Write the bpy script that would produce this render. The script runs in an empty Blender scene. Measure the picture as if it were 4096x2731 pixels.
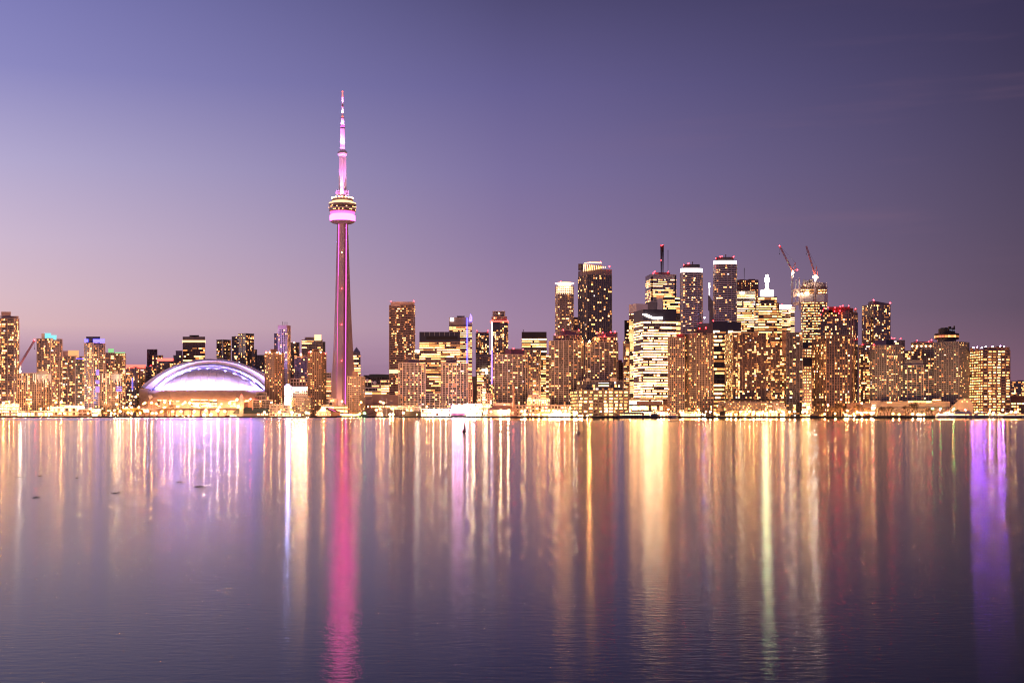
import bpy, math, random
from mathutils import Vector, Matrix

R = random.Random(11)
SC = bpy.context.scene
COL = SC.collection

# ------------------------------------------------------------------ camera
F = 5156.0      # focal length in photo pixels (4096 wide)
HY = 1658.0     # horizon row of the photo
CH = 4.0        # camera height above the water
cam = bpy.data.cameras.new("camera")
cam.sensor_width = 36.0
cam.lens = F / 4096 * 36
cam.shift_y = (HY - 1365.5) / 4096
cam.clip_start = 0.5
cam.clip_end = 40000
camo = bpy.data.objects.new("camera", cam)
COL.objects.link(camo)
camo.location = (0, 0, CH)
camo.rotation_euler = (math.radians(90), 0, 0)
SC.camera = camo


def lin(c):
    return tuple(((v / 255) / 12.92 if v / 255 <= 0.04045 else ((v / 255 + 0.055) / 1.055) ** 2.4) for v in c)


# ------------------------------------------------------------------ sky
W = bpy.data.worlds.new("World")
SC.world = W
W.use_nodes = True
nt = W.node_tree
nt.nodes.clear()


def N(nt, t, **kw):
    n = nt.nodes.new(t)
    for k, v in kw.items():
        setattr(n, k, v)
    return n


def math_node(nt, op, a, b=None, clamp=False):
    n = N(nt, "ShaderNodeMath", operation=op, use_clamp=clamp)
    for i, v in enumerate((a, b)):
        if v is None:
            continue
        if isinstance(v, (int, float)):
            n.inputs[i].default_value = v
        else:
            nt.links.new(v, n.inputs[i])
    return n.outputs[0]


def ramp(nt, fac, stops, interp="EASE"):
    n = N(nt, "ShaderNodeValToRGB")
    cr = n.color_ramp
    cr.interpolation = interp
    while len(cr.elements) < len(stops):
        cr.elements.new(0.5)
    for e, (p, c) in zip(cr.elements, stops):
        e.position = p
        e.color = (*c, 1) if len(c) == 3 else c
    nt.links.new(fac, n.inputs[0])
    return n.outputs[0]


def mixc(nt, fac, a, b, blend="MIX"):
    n = N(nt, "ShaderNodeMix", data_type="RGBA", blend_type=blend)
    for s, v in ((0, fac), (6, a), (7, b)):
        if isinstance(v, (int, float)):
            n.inputs[s].default_value = v
        elif isinstance(v, tuple):
            n.inputs[s].default_value = (*v, 1) if len(v) == 3 else v
        else:
            nt.links.new(v, n.inputs[s])
    return n.outputs[2]


tc = N(nt, "ShaderNodeTexCoord")
sep = N(nt, "ShaderNodeSeparateXYZ")
nt.links.new(tc.outputs["Generated"], sep.inputs[0])
az = math_node(nt, "ARCTAN2", sep.outputs[0], sep.outputs[1])
el = math_node(nt, "ARCSINE", sep.outputs[2])
T = math_node(nt, "DIVIDE", el, 0.6, True)


def el_of(y):
    return max(0.0, math.atan((HY - y) / F) / 0.6)


def sky_ramp(rows):
    return ramp(nt, T, [(el_of(y), lin(c)) for y, c in rows], "LINEAR")


SKY_L = [(1600, (150, 116, 150)), (1470, (168, 134, 158)), (1380, (205, 168, 184)), (1320, (224, 187, 192)), (1220, (221, 190, 200)), (1000, (208, 187, 210)),
         (700, (182, 172, 210)), (350, (143, 140, 196)), (0, (124, 123, 184)), (-1000, (80, 80, 140))]
SKY_M = [(1640, (150, 112, 142)), (1500, (168, 130, 156)), (1300, (166, 136, 166)), (1000, (144, 124, 163)), (700, (126, 114, 161)),
         (350, (104, 97, 148)), (0, (82, 77, 120)), (-1000, (56, 54, 92))]
SKY_R = [(1640, (140, 98, 118)), (1500, (128, 95, 114)), (1250, (99, 81, 102)), (900, (86, 74, 100)), (600, (75, 66, 96)),
         (300, (64, 57, 88)), (0, (56, 50, 83)), (-1000, (42, 38, 66))]
cl, cm, cr_ = sky_ramp(SKY_L), sky_ramp(SKY_M), sky_ramp(SKY_R)
fl = math_node(nt, "DIVIDE", math_node(nt, "ADD", az, 0.38), 0.38, True)
fr = math_node(nt, "DIVIDE", az, 0.38, True)
sky = mixc(nt, fr, mixc(nt, fl, cl, cm), cr_)
# faint streaks of cloud, long in azimuth, thin in elevation
cmb = N(nt, "ShaderNodeCombineXYZ")
nt.links.new(math_node(nt, "MULTIPLY", az, 4.0), cmb.inputs[0])
nt.links.new(math_node(nt, "MULTIPLY", el, 38.0), cmb.inputs[1])
nz = N(nt, "ShaderNodeTexNoise")
nz.inputs["Scale"].default_value = 1.0
nz.inputs["Detail"].default_value = 5
nz.inputs["Roughness"].default_value = 0.5
nt.links.new(cmb.outputs[0], nz.inputs["Vector"])
band = ramp(nt, T, [(0.0, (1, 1, 1)), (el_of(1500), (1, 1, 1)), (el_of(1380), (0, 0, 0))], "LINEAR")
cfac = math_node(nt, "MULTIPLY", math_node(nt, "MULTIPLY", band, 0.42), ramp(nt, nz.outputs[0], [(0.42, (0, 0, 0)), (0.60, (1, 1, 1))]))
sky = mixc(nt, cfac, sky, lin((118, 92, 128)))
hi = ramp(nt, T, [(el_of(1250), (0, 0, 0)), (el_of(900), (1, 1, 1)), (el_of(300), (1, 1, 1)), (el_of(0), (0, 0, 0))], "LINEAR")
hfac = math_node(nt, "MULTIPLY", math_node(nt, "MULTIPLY", hi, 0.16), ramp(nt, nz.outputs[0], [(0.50, (0, 0, 0)), (0.72, (1, 1, 1))]))
sky = mixc(nt, math_node(nt, "MULTIPLY", hfac, fr), sky, lin((150, 110, 130)))
# the unseen sky behind the viewer, brightened pink to lift the facades
back = math_node(nt, "MULTIPLY", math_node(nt, "SUBTRACT", 0.15, math_node(nt, "COSINE", az)), 2.0, True)
bcol = ramp(nt, T, [(0.0, lin((182, 140, 152))), (0.5, lin((150, 120, 152))), (1.0, lin((92, 80, 128)))], "LINEAR")
sky = mixc(nt, back, sky, bcol)
nish = N(nt, "ShaderNodeTexSky", sky_type="NISHITA")
nish.sun_disc = False
nish.sun_elevation = math.radians(1.0)
nish.sun_rotation = math.radians(-62)
bg1 = N(nt, "ShaderNodeBackground")
nt.links.new(sky, bg1.inputs[0])
bg1.inputs[1].default_value = 0.97
bg2 = N(nt, "ShaderNodeBackground")
nt.links.new(nish.outputs[0], bg2.inputs[0])
bg2.inputs[1].default_value = 0.0015
addn = N(nt, "ShaderNodeAddShader")
out = N(nt, "ShaderNodeOutputWorld")
nt.links.new(bg1.outputs[0], addn.inputs[0])
nt.links.new(bg2.outputs[0], addn.inputs[1])
nt.links.new(addn.outputs[0], out.inputs[0])

# last afterglow of a sun that has just gone down off to the side
sun = bpy.data.lights.new("sun", "SUN")
sun.energy = 0.28
sun.angle = math.radians(20)
sun.color = (1.0, 0.66, 0.60)
suno = bpy.data.objects.new("sun", sun)
COL.objects.link(suno)
saz = math.radians(-95)
sd = Vector((math.sin(saz) * math.cos(0.07), math.cos(saz) * math.cos(0.07), math.sin(0.07)))
suno.rotation_euler = sd.to_track_quat("Z", "Y").to_euler()

SC.view_settings.view_transform = "Standard"
SC.view_settings.look = "None"
SC.view_settings.exposure = 0
SC.view_settings.gamma = 1
SC.cycles.use_denoising = True
SC.cycles.max_bounces = 5
SC.cycles.diffuse_bounces = 2
SC.cycles.glossy_bounces = 3
SC.cycles.transmission_bounces = 2
SC.cycles.volume_bounces = 0
SC.cycles.transparent_max_bounces = 4
SC.cycles.sample_clamp_indirect = 400
SC.cycles.caustics_reflective = True
SC.cycles.filter_width = 1.1

# ------------------------------------------------------------------ materials
M = {}


def pmat(name, col, rough=0.7, metal=0.0, vary=0.18, scale=0.15, spec=0.4):
    m = bpy.data.materials.new(name)
    m.use_nodes = True
    t = m.node_tree
    b = t.nodes["Principled BSDF"]
    geo = N(t, "ShaderNodeNewGeometry")
    n1 = N(t, "ShaderNodeTexNoise")
    n1.inputs["Scale"].default_value = scale
    n1.inputs["Detail"].default_value = 6
    t.links.new(geo.outputs["Position"], n1.inputs["Vector"])
    c = mixc(t, n1.outputs[0], tuple(v * (1 - vary) for v in col), tuple(min(1, v * (1 + vary)) for v in col))
    t.links.new(c, b.inputs["Base Color"])
    b.inputs["Roughness"].default_value = rough
    b.inputs["Metallic"].default_value = metal
    b.inputs["Specular IOR Level"].default_value = spec
    M[name] = m
    return m


def glassmat(name, c0, c1, cw=1.6, ch=3.2, rough=0.12):
    """dark glazing: every pane its own tint (blinds, curtains, empty rooms)"""
    m = bpy.data.materials.new(name)
    m.use_nodes = True
    t = m.node_tree
    b = t.nodes["Principled BSDF"]
    uv = N(t, "ShaderNodeUVMap")
    s = N(t, "ShaderNodeSeparateXYZ")
    t.links.new(uv.outputs[0], s.inputs[0])
    k = N(t, "ShaderNodeCombineXYZ")
    t.links.new(math_node(t, "FLOOR", math_node(t, "DIVIDE", s.outputs[0], cw)), k.inputs[0])
    t.links.new(math_node(t, "FLOOR", math_node(t, "DIVIDE", s.outputs[1], ch)), k.inputs[1])
    wn = N(t, "ShaderNodeTexWhiteNoise", noise_dimensions="2D")
    t.links.new(k.outputs[0], wn.inputs["Vector"])
    c = ramp(t, wn.outputs[0], [(0.0, c0), (0.62, tuple((a * 2 + d) / 3 for a, d in zip(c0, c1))), (1.0, c1)], "LINEAR")
    t.links.new(c, b.inputs["Base Color"])
    b.inputs["Roughness"].default_value = rough
    b.inputs["Specular IOR Level"].default_value = 0.6
    M[name] = m
    return m


def emat(name, col, strength, noise=0.0, nscale=0.9, sample="AUTO"):
    m = bpy.data.materials.new(name)
    m.use_nodes = True
    t = m.node_tree
    b = t.nodes["Principled BSDF"]
    b.inputs["Base Color"].default_value = (0.05, 0.05, 0.05, 1)
    b.inputs["Roughness"].default_value = 0.4
    b.inputs["Emission Color"].default_value = (*col, 1)
    b.inputs["Emission Strength"].default_value = strength
    if noise:   # rooms are not evenly lit: furniture, blinds, ceiling lamps
        geo = N(t, "ShaderNodeNewGeometry")
        n1 = N(t, "ShaderNodeTexNoise")
        n1.inputs["Scale"].default_value = nscale
        n1.inputs["Detail"].default_value = 3
        t.links.new(geo.outputs["Position"], n1.inputs["Vector"])
        mr = N(t, "ShaderNodeMapRange")
        mr.inputs[1].default_value = 0.3
        mr.inputs[2].default_value = 0.7
        mr.inputs[3].default_value = strength * (1 - noise)
        mr.inputs[4].default_value = strength * (1 + noise)
        t.links.new(n1.outputs[0], mr.inputs[0])
        t.links.new(mr.outputs[0], b.inputs["Emission Strength"])
    m.cycles.emission_sampling = sample
    M[name] = m
    return m


pmat("conc_beige", (0.36, 0.28, 0.25))
pmat("conc_pale", (0.50, 0.41, 0.38))
pmat("conc_tan", (0.33, 0.25, 0.22))
pmat("conc_dark", (0.19, 0.155, 0.16))
pmat("conc_grey", (0.24, 0.22, 0.23))
pmat("slate", (0.075, 0.062, 0.066))
pmat("brick", (0.20, 0.125, 0.095))
pmat("brick_dark", (0.10, 0.045, 0.04))
pmat("brown_stone", (0.22, 0.13, 0.11))
pmat("red_granite", (0.13, 0.04, 0.035))
pmat("white", (0.72, 0.66, 0.65))
pmat("pink_wall", (0.40, 0.26, 0.24))
pmat("black_metal", (0.018, 0.016, 0.020), 0.5, 0.2)
pmat("dark_metal", (0.05, 0.045, 0.05), 0.45, 0.4)
pmat("steel", (0.35, 0.33, 0.34), 0.4, 0.6)
pmat("navy", (0.03, 0.03, 0.055), 0.35)
pmat("green_roof", (0.035, 0.05, 0.055), 0.6)
pmat("asphalt", (0.05, 0.045, 0.045), 0.9)
pmat("paving", (0.16, 0.13, 0.11), 0.9)
pmat("quay_stone", (0.045, 0.038, 0.038), 0.8)
pmat("cn_conc", (0.34, 0.25, 0.235), 0.8, 0, 0.10, 0.08)
pmat("cn_core", (0.22, 0.16, 0.155), 0.8, 0, 0.10, 0.08)
pmat("roof_panel", (0.74, 0.72, 0.76), 0.6, 0, 0.03)
pmat("mast_white", (0.78, 0.70, 0.76), 0.6, 0, 0.04)
pmat("bark", (0.055, 0.038, 0.030), 0.9)
pmat("twig", (0.075, 0.050, 0.038), 0.9)
pmat("hull_white", (0.62, 0.60, 0.62), 0.35)
pmat("hull_blue", (0.10, 0.10, 0.15), 0.4)
pmat("hull_grey", (0.28, 0.28, 0.36), 0.4)
pmat("wood", (0.16, 0.08, 0.045), 0.6)
pmat("crane_red", (0.45, 0.10, 0.08), 0.5)
pmat("crane_white", (0.62, 0.50, 0.48), 0.5)
pmat("tyre", (0.012, 0.012, 0.012), 0.8)
pmat("car_dark", (0.03, 0.03, 0.04), 0.25, 0.3)
pmat("car_red", (0.22, 0.02, 0.02), 0.25, 0.3)
pmat("car_white", (0.65, 0.63, 0.62), 0.25, 0.1)
pmat("lake_bed_weed", (0.02, 0.02, 0.018), 0.8)
pmat("grass_mat", (0.05, 0.055, 0.025), 0.9)
pmat("frame", (0.05, 0.04, 0.04), 0.5)
glassmat("glass_dark", (0.022, 0.019, 0.024), (0.12, 0.10, 0.11))
glassmat("glass_mid", (0.028, 0.022, 0.024), (0.16, 0.125, 0.115))
glassmat("glass_pale", (0.07, 0.052, 0.05), (0.30, 0.23, 0.21))
glassmat("glass_brown", (0.022, 0.014, 0.012), (0.11, 0.075, 0.06))
glassmat("glass_blue", (0.014, 0.014, 0.028), (0.07, 0.065, 0.095))
glassmat("glass_teal", (0.03, 0.04, 0.042), (0.14, 0.15, 0.145))

WARM = (1.0, 0.42, 0.13)
YEL = (1.0, 0.455, 0.155)
WHI = (1.0, 0.50, 0.20)
ORA = (1.0, 0.34, 0.09)
emat("w_dim", ORA, 0.5, 0.6, sample="NONE")
emat("w_orange", ORA, 1.7, 0.6, sample="NONE")
emat("w_amber", WARM, 3.4, 0.65, sample="NONE")
emat("w_warm", YEL, 5.6, 0.65, sample="NONE")
emat("w_hot", YEL, 9.0, 0.65, sample="NONE")
emat("w_white", WHI, 5.5, 0.6, sample="NONE")
emat("w_glare", WHI, 22.0, 0.6, sample="NONE")
emat("w_cool", (0.95, 0.80, 0.80), 1.8, 0.5, sample="NONE")
emat("w_violet", (0.30, 0.18, 1.0), 3.0, 0.5, sample="NONE")
emat("w_red", (1.0, 0.16, 0.08), 2.0, 0.5, sample="NONE")
emat("lamp_warm", (1.0, 0.40, 0.10), 1400)
emat("lamp_orange", (1.0, 0.34, 0.07), 1400)
emat("lamp_white", (1.0, 0.60, 0.27), 1300)
emat("work_white", (1.0, 0.66, 0.36), 60)
emat("lamp_blue", (0.40, 0.42, 1.0), 160)
emat("lamp_green", (0.12, 1.0, 0.25), 200)
emat("lantern_green", (0.55, 1.0, 0.38), 40)
emat("lamp_red", (1.0, 0.06, 0.06), 200)
emat("beacon_red", (1.0, 0.012, 0.016), 70)
emat("fin_white", (1.0, 0.74, 0.56), 1.7)
emat("fin_warm", (1.0, 0.46, 0.16), 6)
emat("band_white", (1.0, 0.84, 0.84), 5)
emat("band_red", (1.0, 0.10, 0.07), 3.4)
emat("band_blue", (0.13, 0.11, 1.0), 3.4)
emat("band_teal", (0.25, 0.85, 0.95), 1.1)
emat("band_green", (0.35, 0.85, 0.35), 0.9)
emat("band_orange", (1.0, 0.40, 0.16), 1.3)
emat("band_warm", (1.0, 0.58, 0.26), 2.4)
emat("violet_spot", (0.30, 0.06, 1.0), 800)
emat("pink_led", (1.0, 0.13, 0.66), 2.0)
emat("radome_glow", (1.0, 0.027, 0.36), 26.0)  # pink floodlighting put into the radome skin as a glow of its own
emat("pink_mast", (1.0, 0.38, 0.86), 0.62, 0.12, 0.2)
emat("stage_pink", (1.0, 0.60, 0.86), 75)
emat("stage_warm", (1.0, 0.80, 0.62), 40)
emat("sign_white", (1.0, 0.80, 0.5), 50)
emat("crown_gold", (1.0, 0.44, 0.15), 14)
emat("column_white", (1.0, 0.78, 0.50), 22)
emat("pod_lamp", (1.0, 0.50, 0.20), 40)
emat("sign_blue", (0.42, 0.46, 1.0), 170)
emat("violet_dim", (0.34, 0.24, 1.0), 0.9)
emat("sign_dim", (0.55, 0.50, 0.70), 0.42)
emat("sign_warm", (1.0, 0.66, 0.36), 5)


# ------------------------------------------------------------------ geometry helpers
def P(x, y, Y):
    return Vector(((x - 2048) / F * Y, Y, CH + (HY - y) / F * Y))


def Zof(y, Y):
    return CH + (HY - y) / F * Y


def px(v):
    return 2048 + v[0] / v[1] * F


G0 = 1.6     # street level


class MB:
    def __init__(s):
        s.v, s.f, s.m, s.uv = [], [], [], []

    def face(s, pts, mi=0, uv=None):
        b = len(s.v)
        s.v.extend(tuple(p) for p in pts)
        s.f.append(tuple(range(b, b + len(pts))))
        s.m.append(mi)
        s.uv.append(uv or [(0, 0)] * len(pts))

    def prism(s, poly, z0, z1, mi=0, tmi=None, bottom=True):
        n = len(poly)
        u = 0
        for i in range(n):
            a, b = poly[i], poly[(i + 1) % n]
            L = math.hypot(b[0] - a[0], b[1] - a[1])
            s.face([(a[0], a[1], z0), (b[0], b[1], z0), (b[0], b[1], z1), (a[0], a[1], z1)], mi,
                   [(u, z0), (u + L, z0), (u + L, z1), (u, z1)])
            u += L
        s.face([(p[0], p[1], z1) for p in poly], mi if tmi is None else tmi)
        if bottom:
            s.face([(p[0], p[1], z0) for p in reversed(poly)], mi if tmi is None else tmi)

    def box(s, c, d, mi=0, rz=0.0):
        x, y, z = d[0] / 2, d[1] / 2, d[2] / 2
        co, si = math.cos(rz), math.sin(rz)
        pl = [(c[0] + a * co - b * si, c[1] + a * si + b * co) for a, b in ((-x, -y), (x, -y), (x, y), (-x, y))]
        s.prism(pl, c[2] - z, c[2] + z, mi)

    def bar(s, p, q, w, mi=0, h=None):
        """square bar from p to q"""
        p, q = Vector(p), Vector(q)
        d = (q - p)
        if d.length < 1e-6:
            return
        d.normalize()
        up = Vector((0, 0, 1)) if abs(d.z) < 0.9 else Vector((0, 1, 0))
        a = d.cross(up).normalized() * w / 2
        b = d.cross(a).normalized() * (h or w) / 2
        c0 = [p + a + b, p - a + b, p - a - b, p + a - b]
        c1 = [q + a + b, q - a + b, q - a - b, q + a - b]
        for i in range(4):
            j = (i + 1) % 4
            s.face([c0[j], c0[i], c1[i], c1[j]], mi)
        s.face(c0, mi)
        s.face(list(reversed(c1)), mi)

    def tube(s, p, q, r0, r1, n=8, mi=0, caps=True):
        p, q = Vector(p), Vector(q)
        d = (q - p).normalized()
        up = Vector((0, 0, 1)) if abs(d.z) < 0.9 else Vector((0, 1, 0))
        a = d.cross(up).normalized()
        b = d.cross(a).normalized()
        c0, c1 = [], []
        for i in range(n):
            t = -2 * math.pi * i / n
            e = a * math.cos(t) + b * math.sin(t)
            c0.append(p + e * r0)
            c1.append(q + e * r1)
        for i in range(n):
            j = (i + 1) % n
            s.face([c0[i], c0[j], c1[j], c1[i]], mi)
        if caps:
            s.face(list(reversed(c0)), mi)
            s.face(c1, mi)

    def lathe(s, prof, c, n=32, mi=0, mis=None):
        rings = []
        for r, z in prof:
            rings.append([(c[0] + r * math.cos(2 * math.pi * i / n), c[1] + r * math.sin(2 * math.pi * i / n), c[2] + z) for i in range(n)])
        for k in range(len(rings) - 1):
            mm = mis[k] if mis else mi
            for i in range(n):
                j = (i + 1) % n
                s.face([rings[k][i], rings[k][j], rings[k + 1][j], rings[k + 1][i]], mm)
        s.face(list(reversed(rings[0])), mi)
        s.face(rings[-1], mi)

    def sphere(s, c, r, mi=0, n=8, k=5, sz=1.0):
        prof = [(max(0.02, r * math.sin(math.pi * i / k)), -r * sz * math.cos(math.pi * i / k)) for i in range(k + 1)]
        s.lathe(prof, c, n, mi)

    def build(s, name, mats, parent=None, smooth=False):
        me = bpy.data.meshes.new(name)
        off = Vector((0, 0, 0))
        q = parent
        while q is not None:
            off += q.location
            q = q.parent
        me.from_pydata([(a - off.x, b - off.y, c - off.z) for a, b, c in s.v], [], s.f)
        for mm in mats:
            me.materials.append(M[mm] if isinstance(mm, str) else mm)
        me.polygons.foreach_set("material_index", s.m)
        if smooth:
            me.polygons.foreach_set("use_smooth", [True] * len(s.f))
        ul = me.uv_layers.new(name="UVMap")
        flat = []
        for u in s.uv:
            for t in u:
                flat.extend(t)
        ul.data.foreach_set("uv", flat)
        me.update()
        if smooth:
            import bmesh
            bm = bmesh.new()
            bm.from_mesh(me)
            bmesh.ops.remove_doubles(bm, verts=bm.verts, dist=0.001)
            bm.to_mesh(me)
            bm.free()
            me.set_sharp_from_angle(angle=math.radians(35))
        o = bpy.data.objects.new(name, me)
        COL.objects.link(o)
        if parent is not None:
            o.parent = parent
        return o


def tag(o, label, cat, group=None, kind=None):
    o["label"] = label
    o["category"] = cat
    if group:
        o["group"] = group
    if kind:
        o["kind"] = kind
    return o


def empty(name, loc, label, cat, group=None):
    o = bpy.data.objects.new(name, None)
    o.empty_display_size = 2
    o.location = loc
    COL.objects.link(o)
    return tag(o, label, cat, group)


def structure(name, mb, mats):
    o = mb.build(name, mats)
    o["kind"] = "structure"
    return o


def light(kind, name, loc, power, col, parent=None, radius=1.0, target=None, angle=150, blend=0.6):
    l = bpy.data.lights.new(name, kind)
    l.energy = power
    l.color = col
    if kind in ("POINT", "SPOT"):
        l.shadow_soft_size = radius
    if kind == "SPOT":
        l.spot_size = math.radians(angle)
        l.spot_blend = blend
    o = bpy.data.objects.new(name, l)
    COL.objects.link(o)
    off = Vector((0, 0, 0))
    q = parent
    while q is not None:
        off += q.location
        q = q.parent
    o.location = Vector(loc) - off
    if parent is not None:
        o.parent = parent
    if target is not None:
        o.rotation_euler = (Vector(loc) - Vector(target)).to_track_quat("Z", "Y").to_euler()
    return o


def offset_poly(poly, d):
    n = len(poly)
    res = []
    for i in range(n):
        a, b, c = poly[i - 1], poly[i], poly[(i + 1) % n]
        n1 = Vector((b[1] - a[1], -(b[0] - a[0]))).normalized()
        n2 = Vector((c[1] - b[1], -(c[0] - b[0]))).normalized()
        k = n1 + n2
        den = max(0.35, 1 + n1.dot(n2))
        k = k / den
        res.append((b[0] + k.x * d, b[1] + k.y * d))
    return res


# ------------------------------------------------------------------ footprints
def footprint(xs, Y, depth=26, shape=None):
    """front outline given as photo columns; returns (polygon, number of front edges)"""
    def X(x, y):
        return (x - 2048) / F * y
    if shape == "bow":
        xl, xr = xs[0], xs[-1]
        w = (xr - xl) / F * Y
        n = 9
        front = []
        for i in range(n + 1):
            t = i / n
            xx = xl + (xr - xl) * (0.5 - 0.5 * math.cos(math.pi * (0.08 + 0.84 * t)) - 0.0157) / 0.9686
            yy = Y - 0.26 * w * (math.sin(math.pi * (0.08 + 0.84 * t)) - 1) * 1.0
            front.append((X(xx, yy), yy))
    elif shape == "round":
        xc = (xs[0] + xs[-1]) / 2
        r = (xs[-1] - xs[0]) / 2 / F * Y
        cx, cy = X(xc, Y + r), Y + r
        r *= (Y + r) / Y
        n = 20
        pts = [(cx + r * math.cos(-math.pi + 2 * math.pi * i / n), cy + r * math.sin(-math.pi + 2 * math.pi * i / n)) for i in range(n)]
        return pts, n // 2
    elif shape == "soft":      # rectangle with rounded corners
        xl, xr = xs[0], xs[-1]
        w = (xr - xl) / F * Y
        r = 0.22 * w
        front = []
        for i in range(4):
            t = math.pi / 2 * i / 3
            front.append((xl + (r - r * math.cos(t)) / Y * F, Y + r - r * math.sin(t)))
        front += [(xr - (p[0] - xl), p[1]) for p in reversed(front)]
        front = [(X(a, b), b) for a, b in front]
    elif len(xs) == 2:
        front = [(X(xs[0], Y), Y), (X(xs[1], Y), Y)]
    elif len(xs) == 3:
        C = Vector((X(xs[1], Y), Y))
        sl, sr = (xs[0] - 2048) / F, (xs[2] - 2048) / F
        best = None
        for k in range(6, 85):
            ph = math.radians(k)
            d1 = math.cos(ph) + sl * math.sin(ph)
            d2 = math.sin(ph) - sr * math.cos(ph)
            if d1 < 0.05 or d2 < 0.05:
                continue
            a = (C.x - sl * C.y) / d1
            b = (sr * C.y - C.x) / d2
            if a <= 0 or b <= 0:
                continue
            q = abs(math.log(a / b))
            if best is None or q < best[0]:
                best = (q, a, b, ph)
        _, a, b, ph = best
        Lp = C + a * Vector((-math.cos(ph), math.sin(ph)))
        Rp = C + b * Vector((math.sin(ph), math.cos(ph)))
        B = Lp + Rp - C
        return [tuple(Lp), tuple(C), tuple(Rp), tuple(B)], 2
    else:                      # chamfered: outer columns set back
        n = len(xs)
        w = (xs[1] - xs[0]) / F * Y
        w2 = (xs[-1] - xs[-2]) / F * Y
        ys = [Y + w] + [Y] * (n - 2) + [Y + w2]
        front = [(X(a, b), b) for a, b in zip(xs, ys)]
    bx = [((p[0] + 0.0), p[1]) for p in front]
    cdir = Vector((sum(p[0] for p in front) / len(front), sum(p[1] for p in front) / len(front))).normalized()
    l, r = Vector(front[0]), Vector(front[-1])
    back = [tuple(r + cdir * depth), tuple(l + cdir * depth)]
    return front + back, len(front) - 1


# ------------------------------------------------------------------ building styles
STY = {
    # h storey, cw bay, slab height/projection, pier width/every/projection, wall, glass, lit share, mode, palette, max run
    "condo": dict(h=3.2, cw=3.2, sh=0.55, sp=0.9, pw=0.6, pe=3, pp=0.45, wall="conc_beige", glass="glass_pale", p=0.34, mode="rand", pal="warm", run=3),
    "condo_dark": dict(h=3.1, cw=3.2, sh=0.40, sp=0.7, pw=0.4, pe=3, pp=0.4, wall="conc_dark", glass="glass_dark", p=0.24, mode="rand", pal="warm", run=2),
    "grid": dict(h=3.05, cw=3.6, sh=0.55, sp=0.55, pw=0.7, pe=2, pp=0.6, wall="white", glass="glass_mid", p=0.26, mode="rand", pal="warm", run=2),
    "brick": dict(h=2.9, cw=3.4, sh=1.15, sp=0.15, pw=1.2, pe=1, pp=0.25, wall="brick", glass="glass_brown", p=0.30, mode="rand", pal="warm", run=2),
    "hotel": dict(h=2.75, cw=3.6, sh=1.10, sp=0.5, pw=0.8, pe=1, pp=0.55, wall="conc_grey", glass="glass_mid", p=0.2, mode="rand", pal="warm", run=1),
    "office": dict(h=3.7, cw=3.0, sh=1.3, sp=0.2, pw=0.25, pe=2, pp=0.22, wall="conc_tan", glass="glass_brown", p=0.72, mode="rows", pal="office", run=5),
    "office_dark": dict(h=3.6, cw=3.0, sh=0.9, sp=0.1, pw=0.25, pe=2, pp=0.12, wall="black_metal", glass="glass_dark", p=0.6, mode="rows", pal="office", run=5),
    "punch": dict(h=3.8, cw=3.4, sh=1.5, sp=0.2, pw=1.2, pe=1, pp=0.3, wall="conc_tan", glass="glass_brown", p=0.6, mode="rand", pal="office", run=1),
    "glass": dict(h=3.4, cw=3.0, sh=0.30, sp=0.10, pw=0.3, pe=1, pp=0.25, wall="conc_dark", glass="glass_dark", p=0.22, mode="rand", pal="warm", run=2),
    "band": dict(h=3.6, cw=3.4, sh=1.25, sp=1.1, pw=0.3, pe=4, pp=0.2, wall="white", glass="glass_dark", p=0.24, mode="rand", pal="warm", run=2),
    "shop": dict(h=4.2, cw=4.0, sh=0.8, sp=0.4, pw=0.5, pe=1, pp=0.3, wall="conc_beige", glass="glass_brown", p=0.9, mode="rand", pal="bright", run=2),
    "blank": dict(h=6, cw=6, sh=0.2, sp=0.05, pw=0.2, pe=3, pp=0.05, wall="conc_tan", glass="conc_tan", p=0.0, mode="rand", pal="warm", run=1),
}
PAL = {
    "warm": (("w_dim", 7), ("w_orange", 7), ("w_amber", 6), ("w_warm", 4), ("w_hot", 1.4), ("w_white", 1), ("w_cool", 0.5)),
    "amber": (("w_dim", 3), ("w_orange", 4), ("w_amber", 4), ("w_warm", 2)),
    "office": (("w_dim", 1), ("w_orange", 3), ("w_amber", 6), ("w_warm", 5), ("w_hot", 1.5), ("w_white", 1)),
    "bright": (("w_amber", 4), ("w_warm", 4), ("w_hot", 3), ("w_glare", 1.2)),
    "white": (("w_orange", 1), ("w_amber", 4), ("w_warm", 5), ("w_hot", 3), ("w_white", 3), ("w_cool", 0.5)),
    "glare": (("w_amber", 1), ("w_warm", 4), ("w_hot", 4), ("w_white", 3), ("w_glare", 2.5)),
    "blaze": (("w_hot", 3), ("w_white", 3), ("w_glare", 7)),
    "violet": (("w_violet", 3), ("w_cool", 2), ("w_amber", 2)),
}
EM_ORDER = ["w_dim", "w_orange", "w_amber", "w_warm", "w_hot", "w_white", "w_glare", "w_cool", "w_violet", "w_red"]


def pick(pal, rnd):
    it = PAL[pal]
    t = rnd.random() * sum(w for _, w in it)
    for m, w in it:
        t -= w
        if t <= 0:
            return m
    return it[-1][0]


ROOTS = {}
TABLE = []        # filled by B(); built after all outlines are known, so that hidden windows can be told from seen ones
OCC = []          # (xl, xr, ytop, Y) of every outline, for that test


def B(name, label, cat, xs, yt, Y, style, **k):
    tiers = [(xs, yt, Y, style, k)]
    for t in k.get("tiers", ()):
        kk = dict(t[4]) if len(t) > 4 else {}
        tiers.append((t[0], t[1], t[2], t[3], kk))
    TABLE.append((name, label, cat, tiers, k))
    for t in tiers:
        OCC.append((min(t[0]), max(t[0]), t[1], t[2]))


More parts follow.
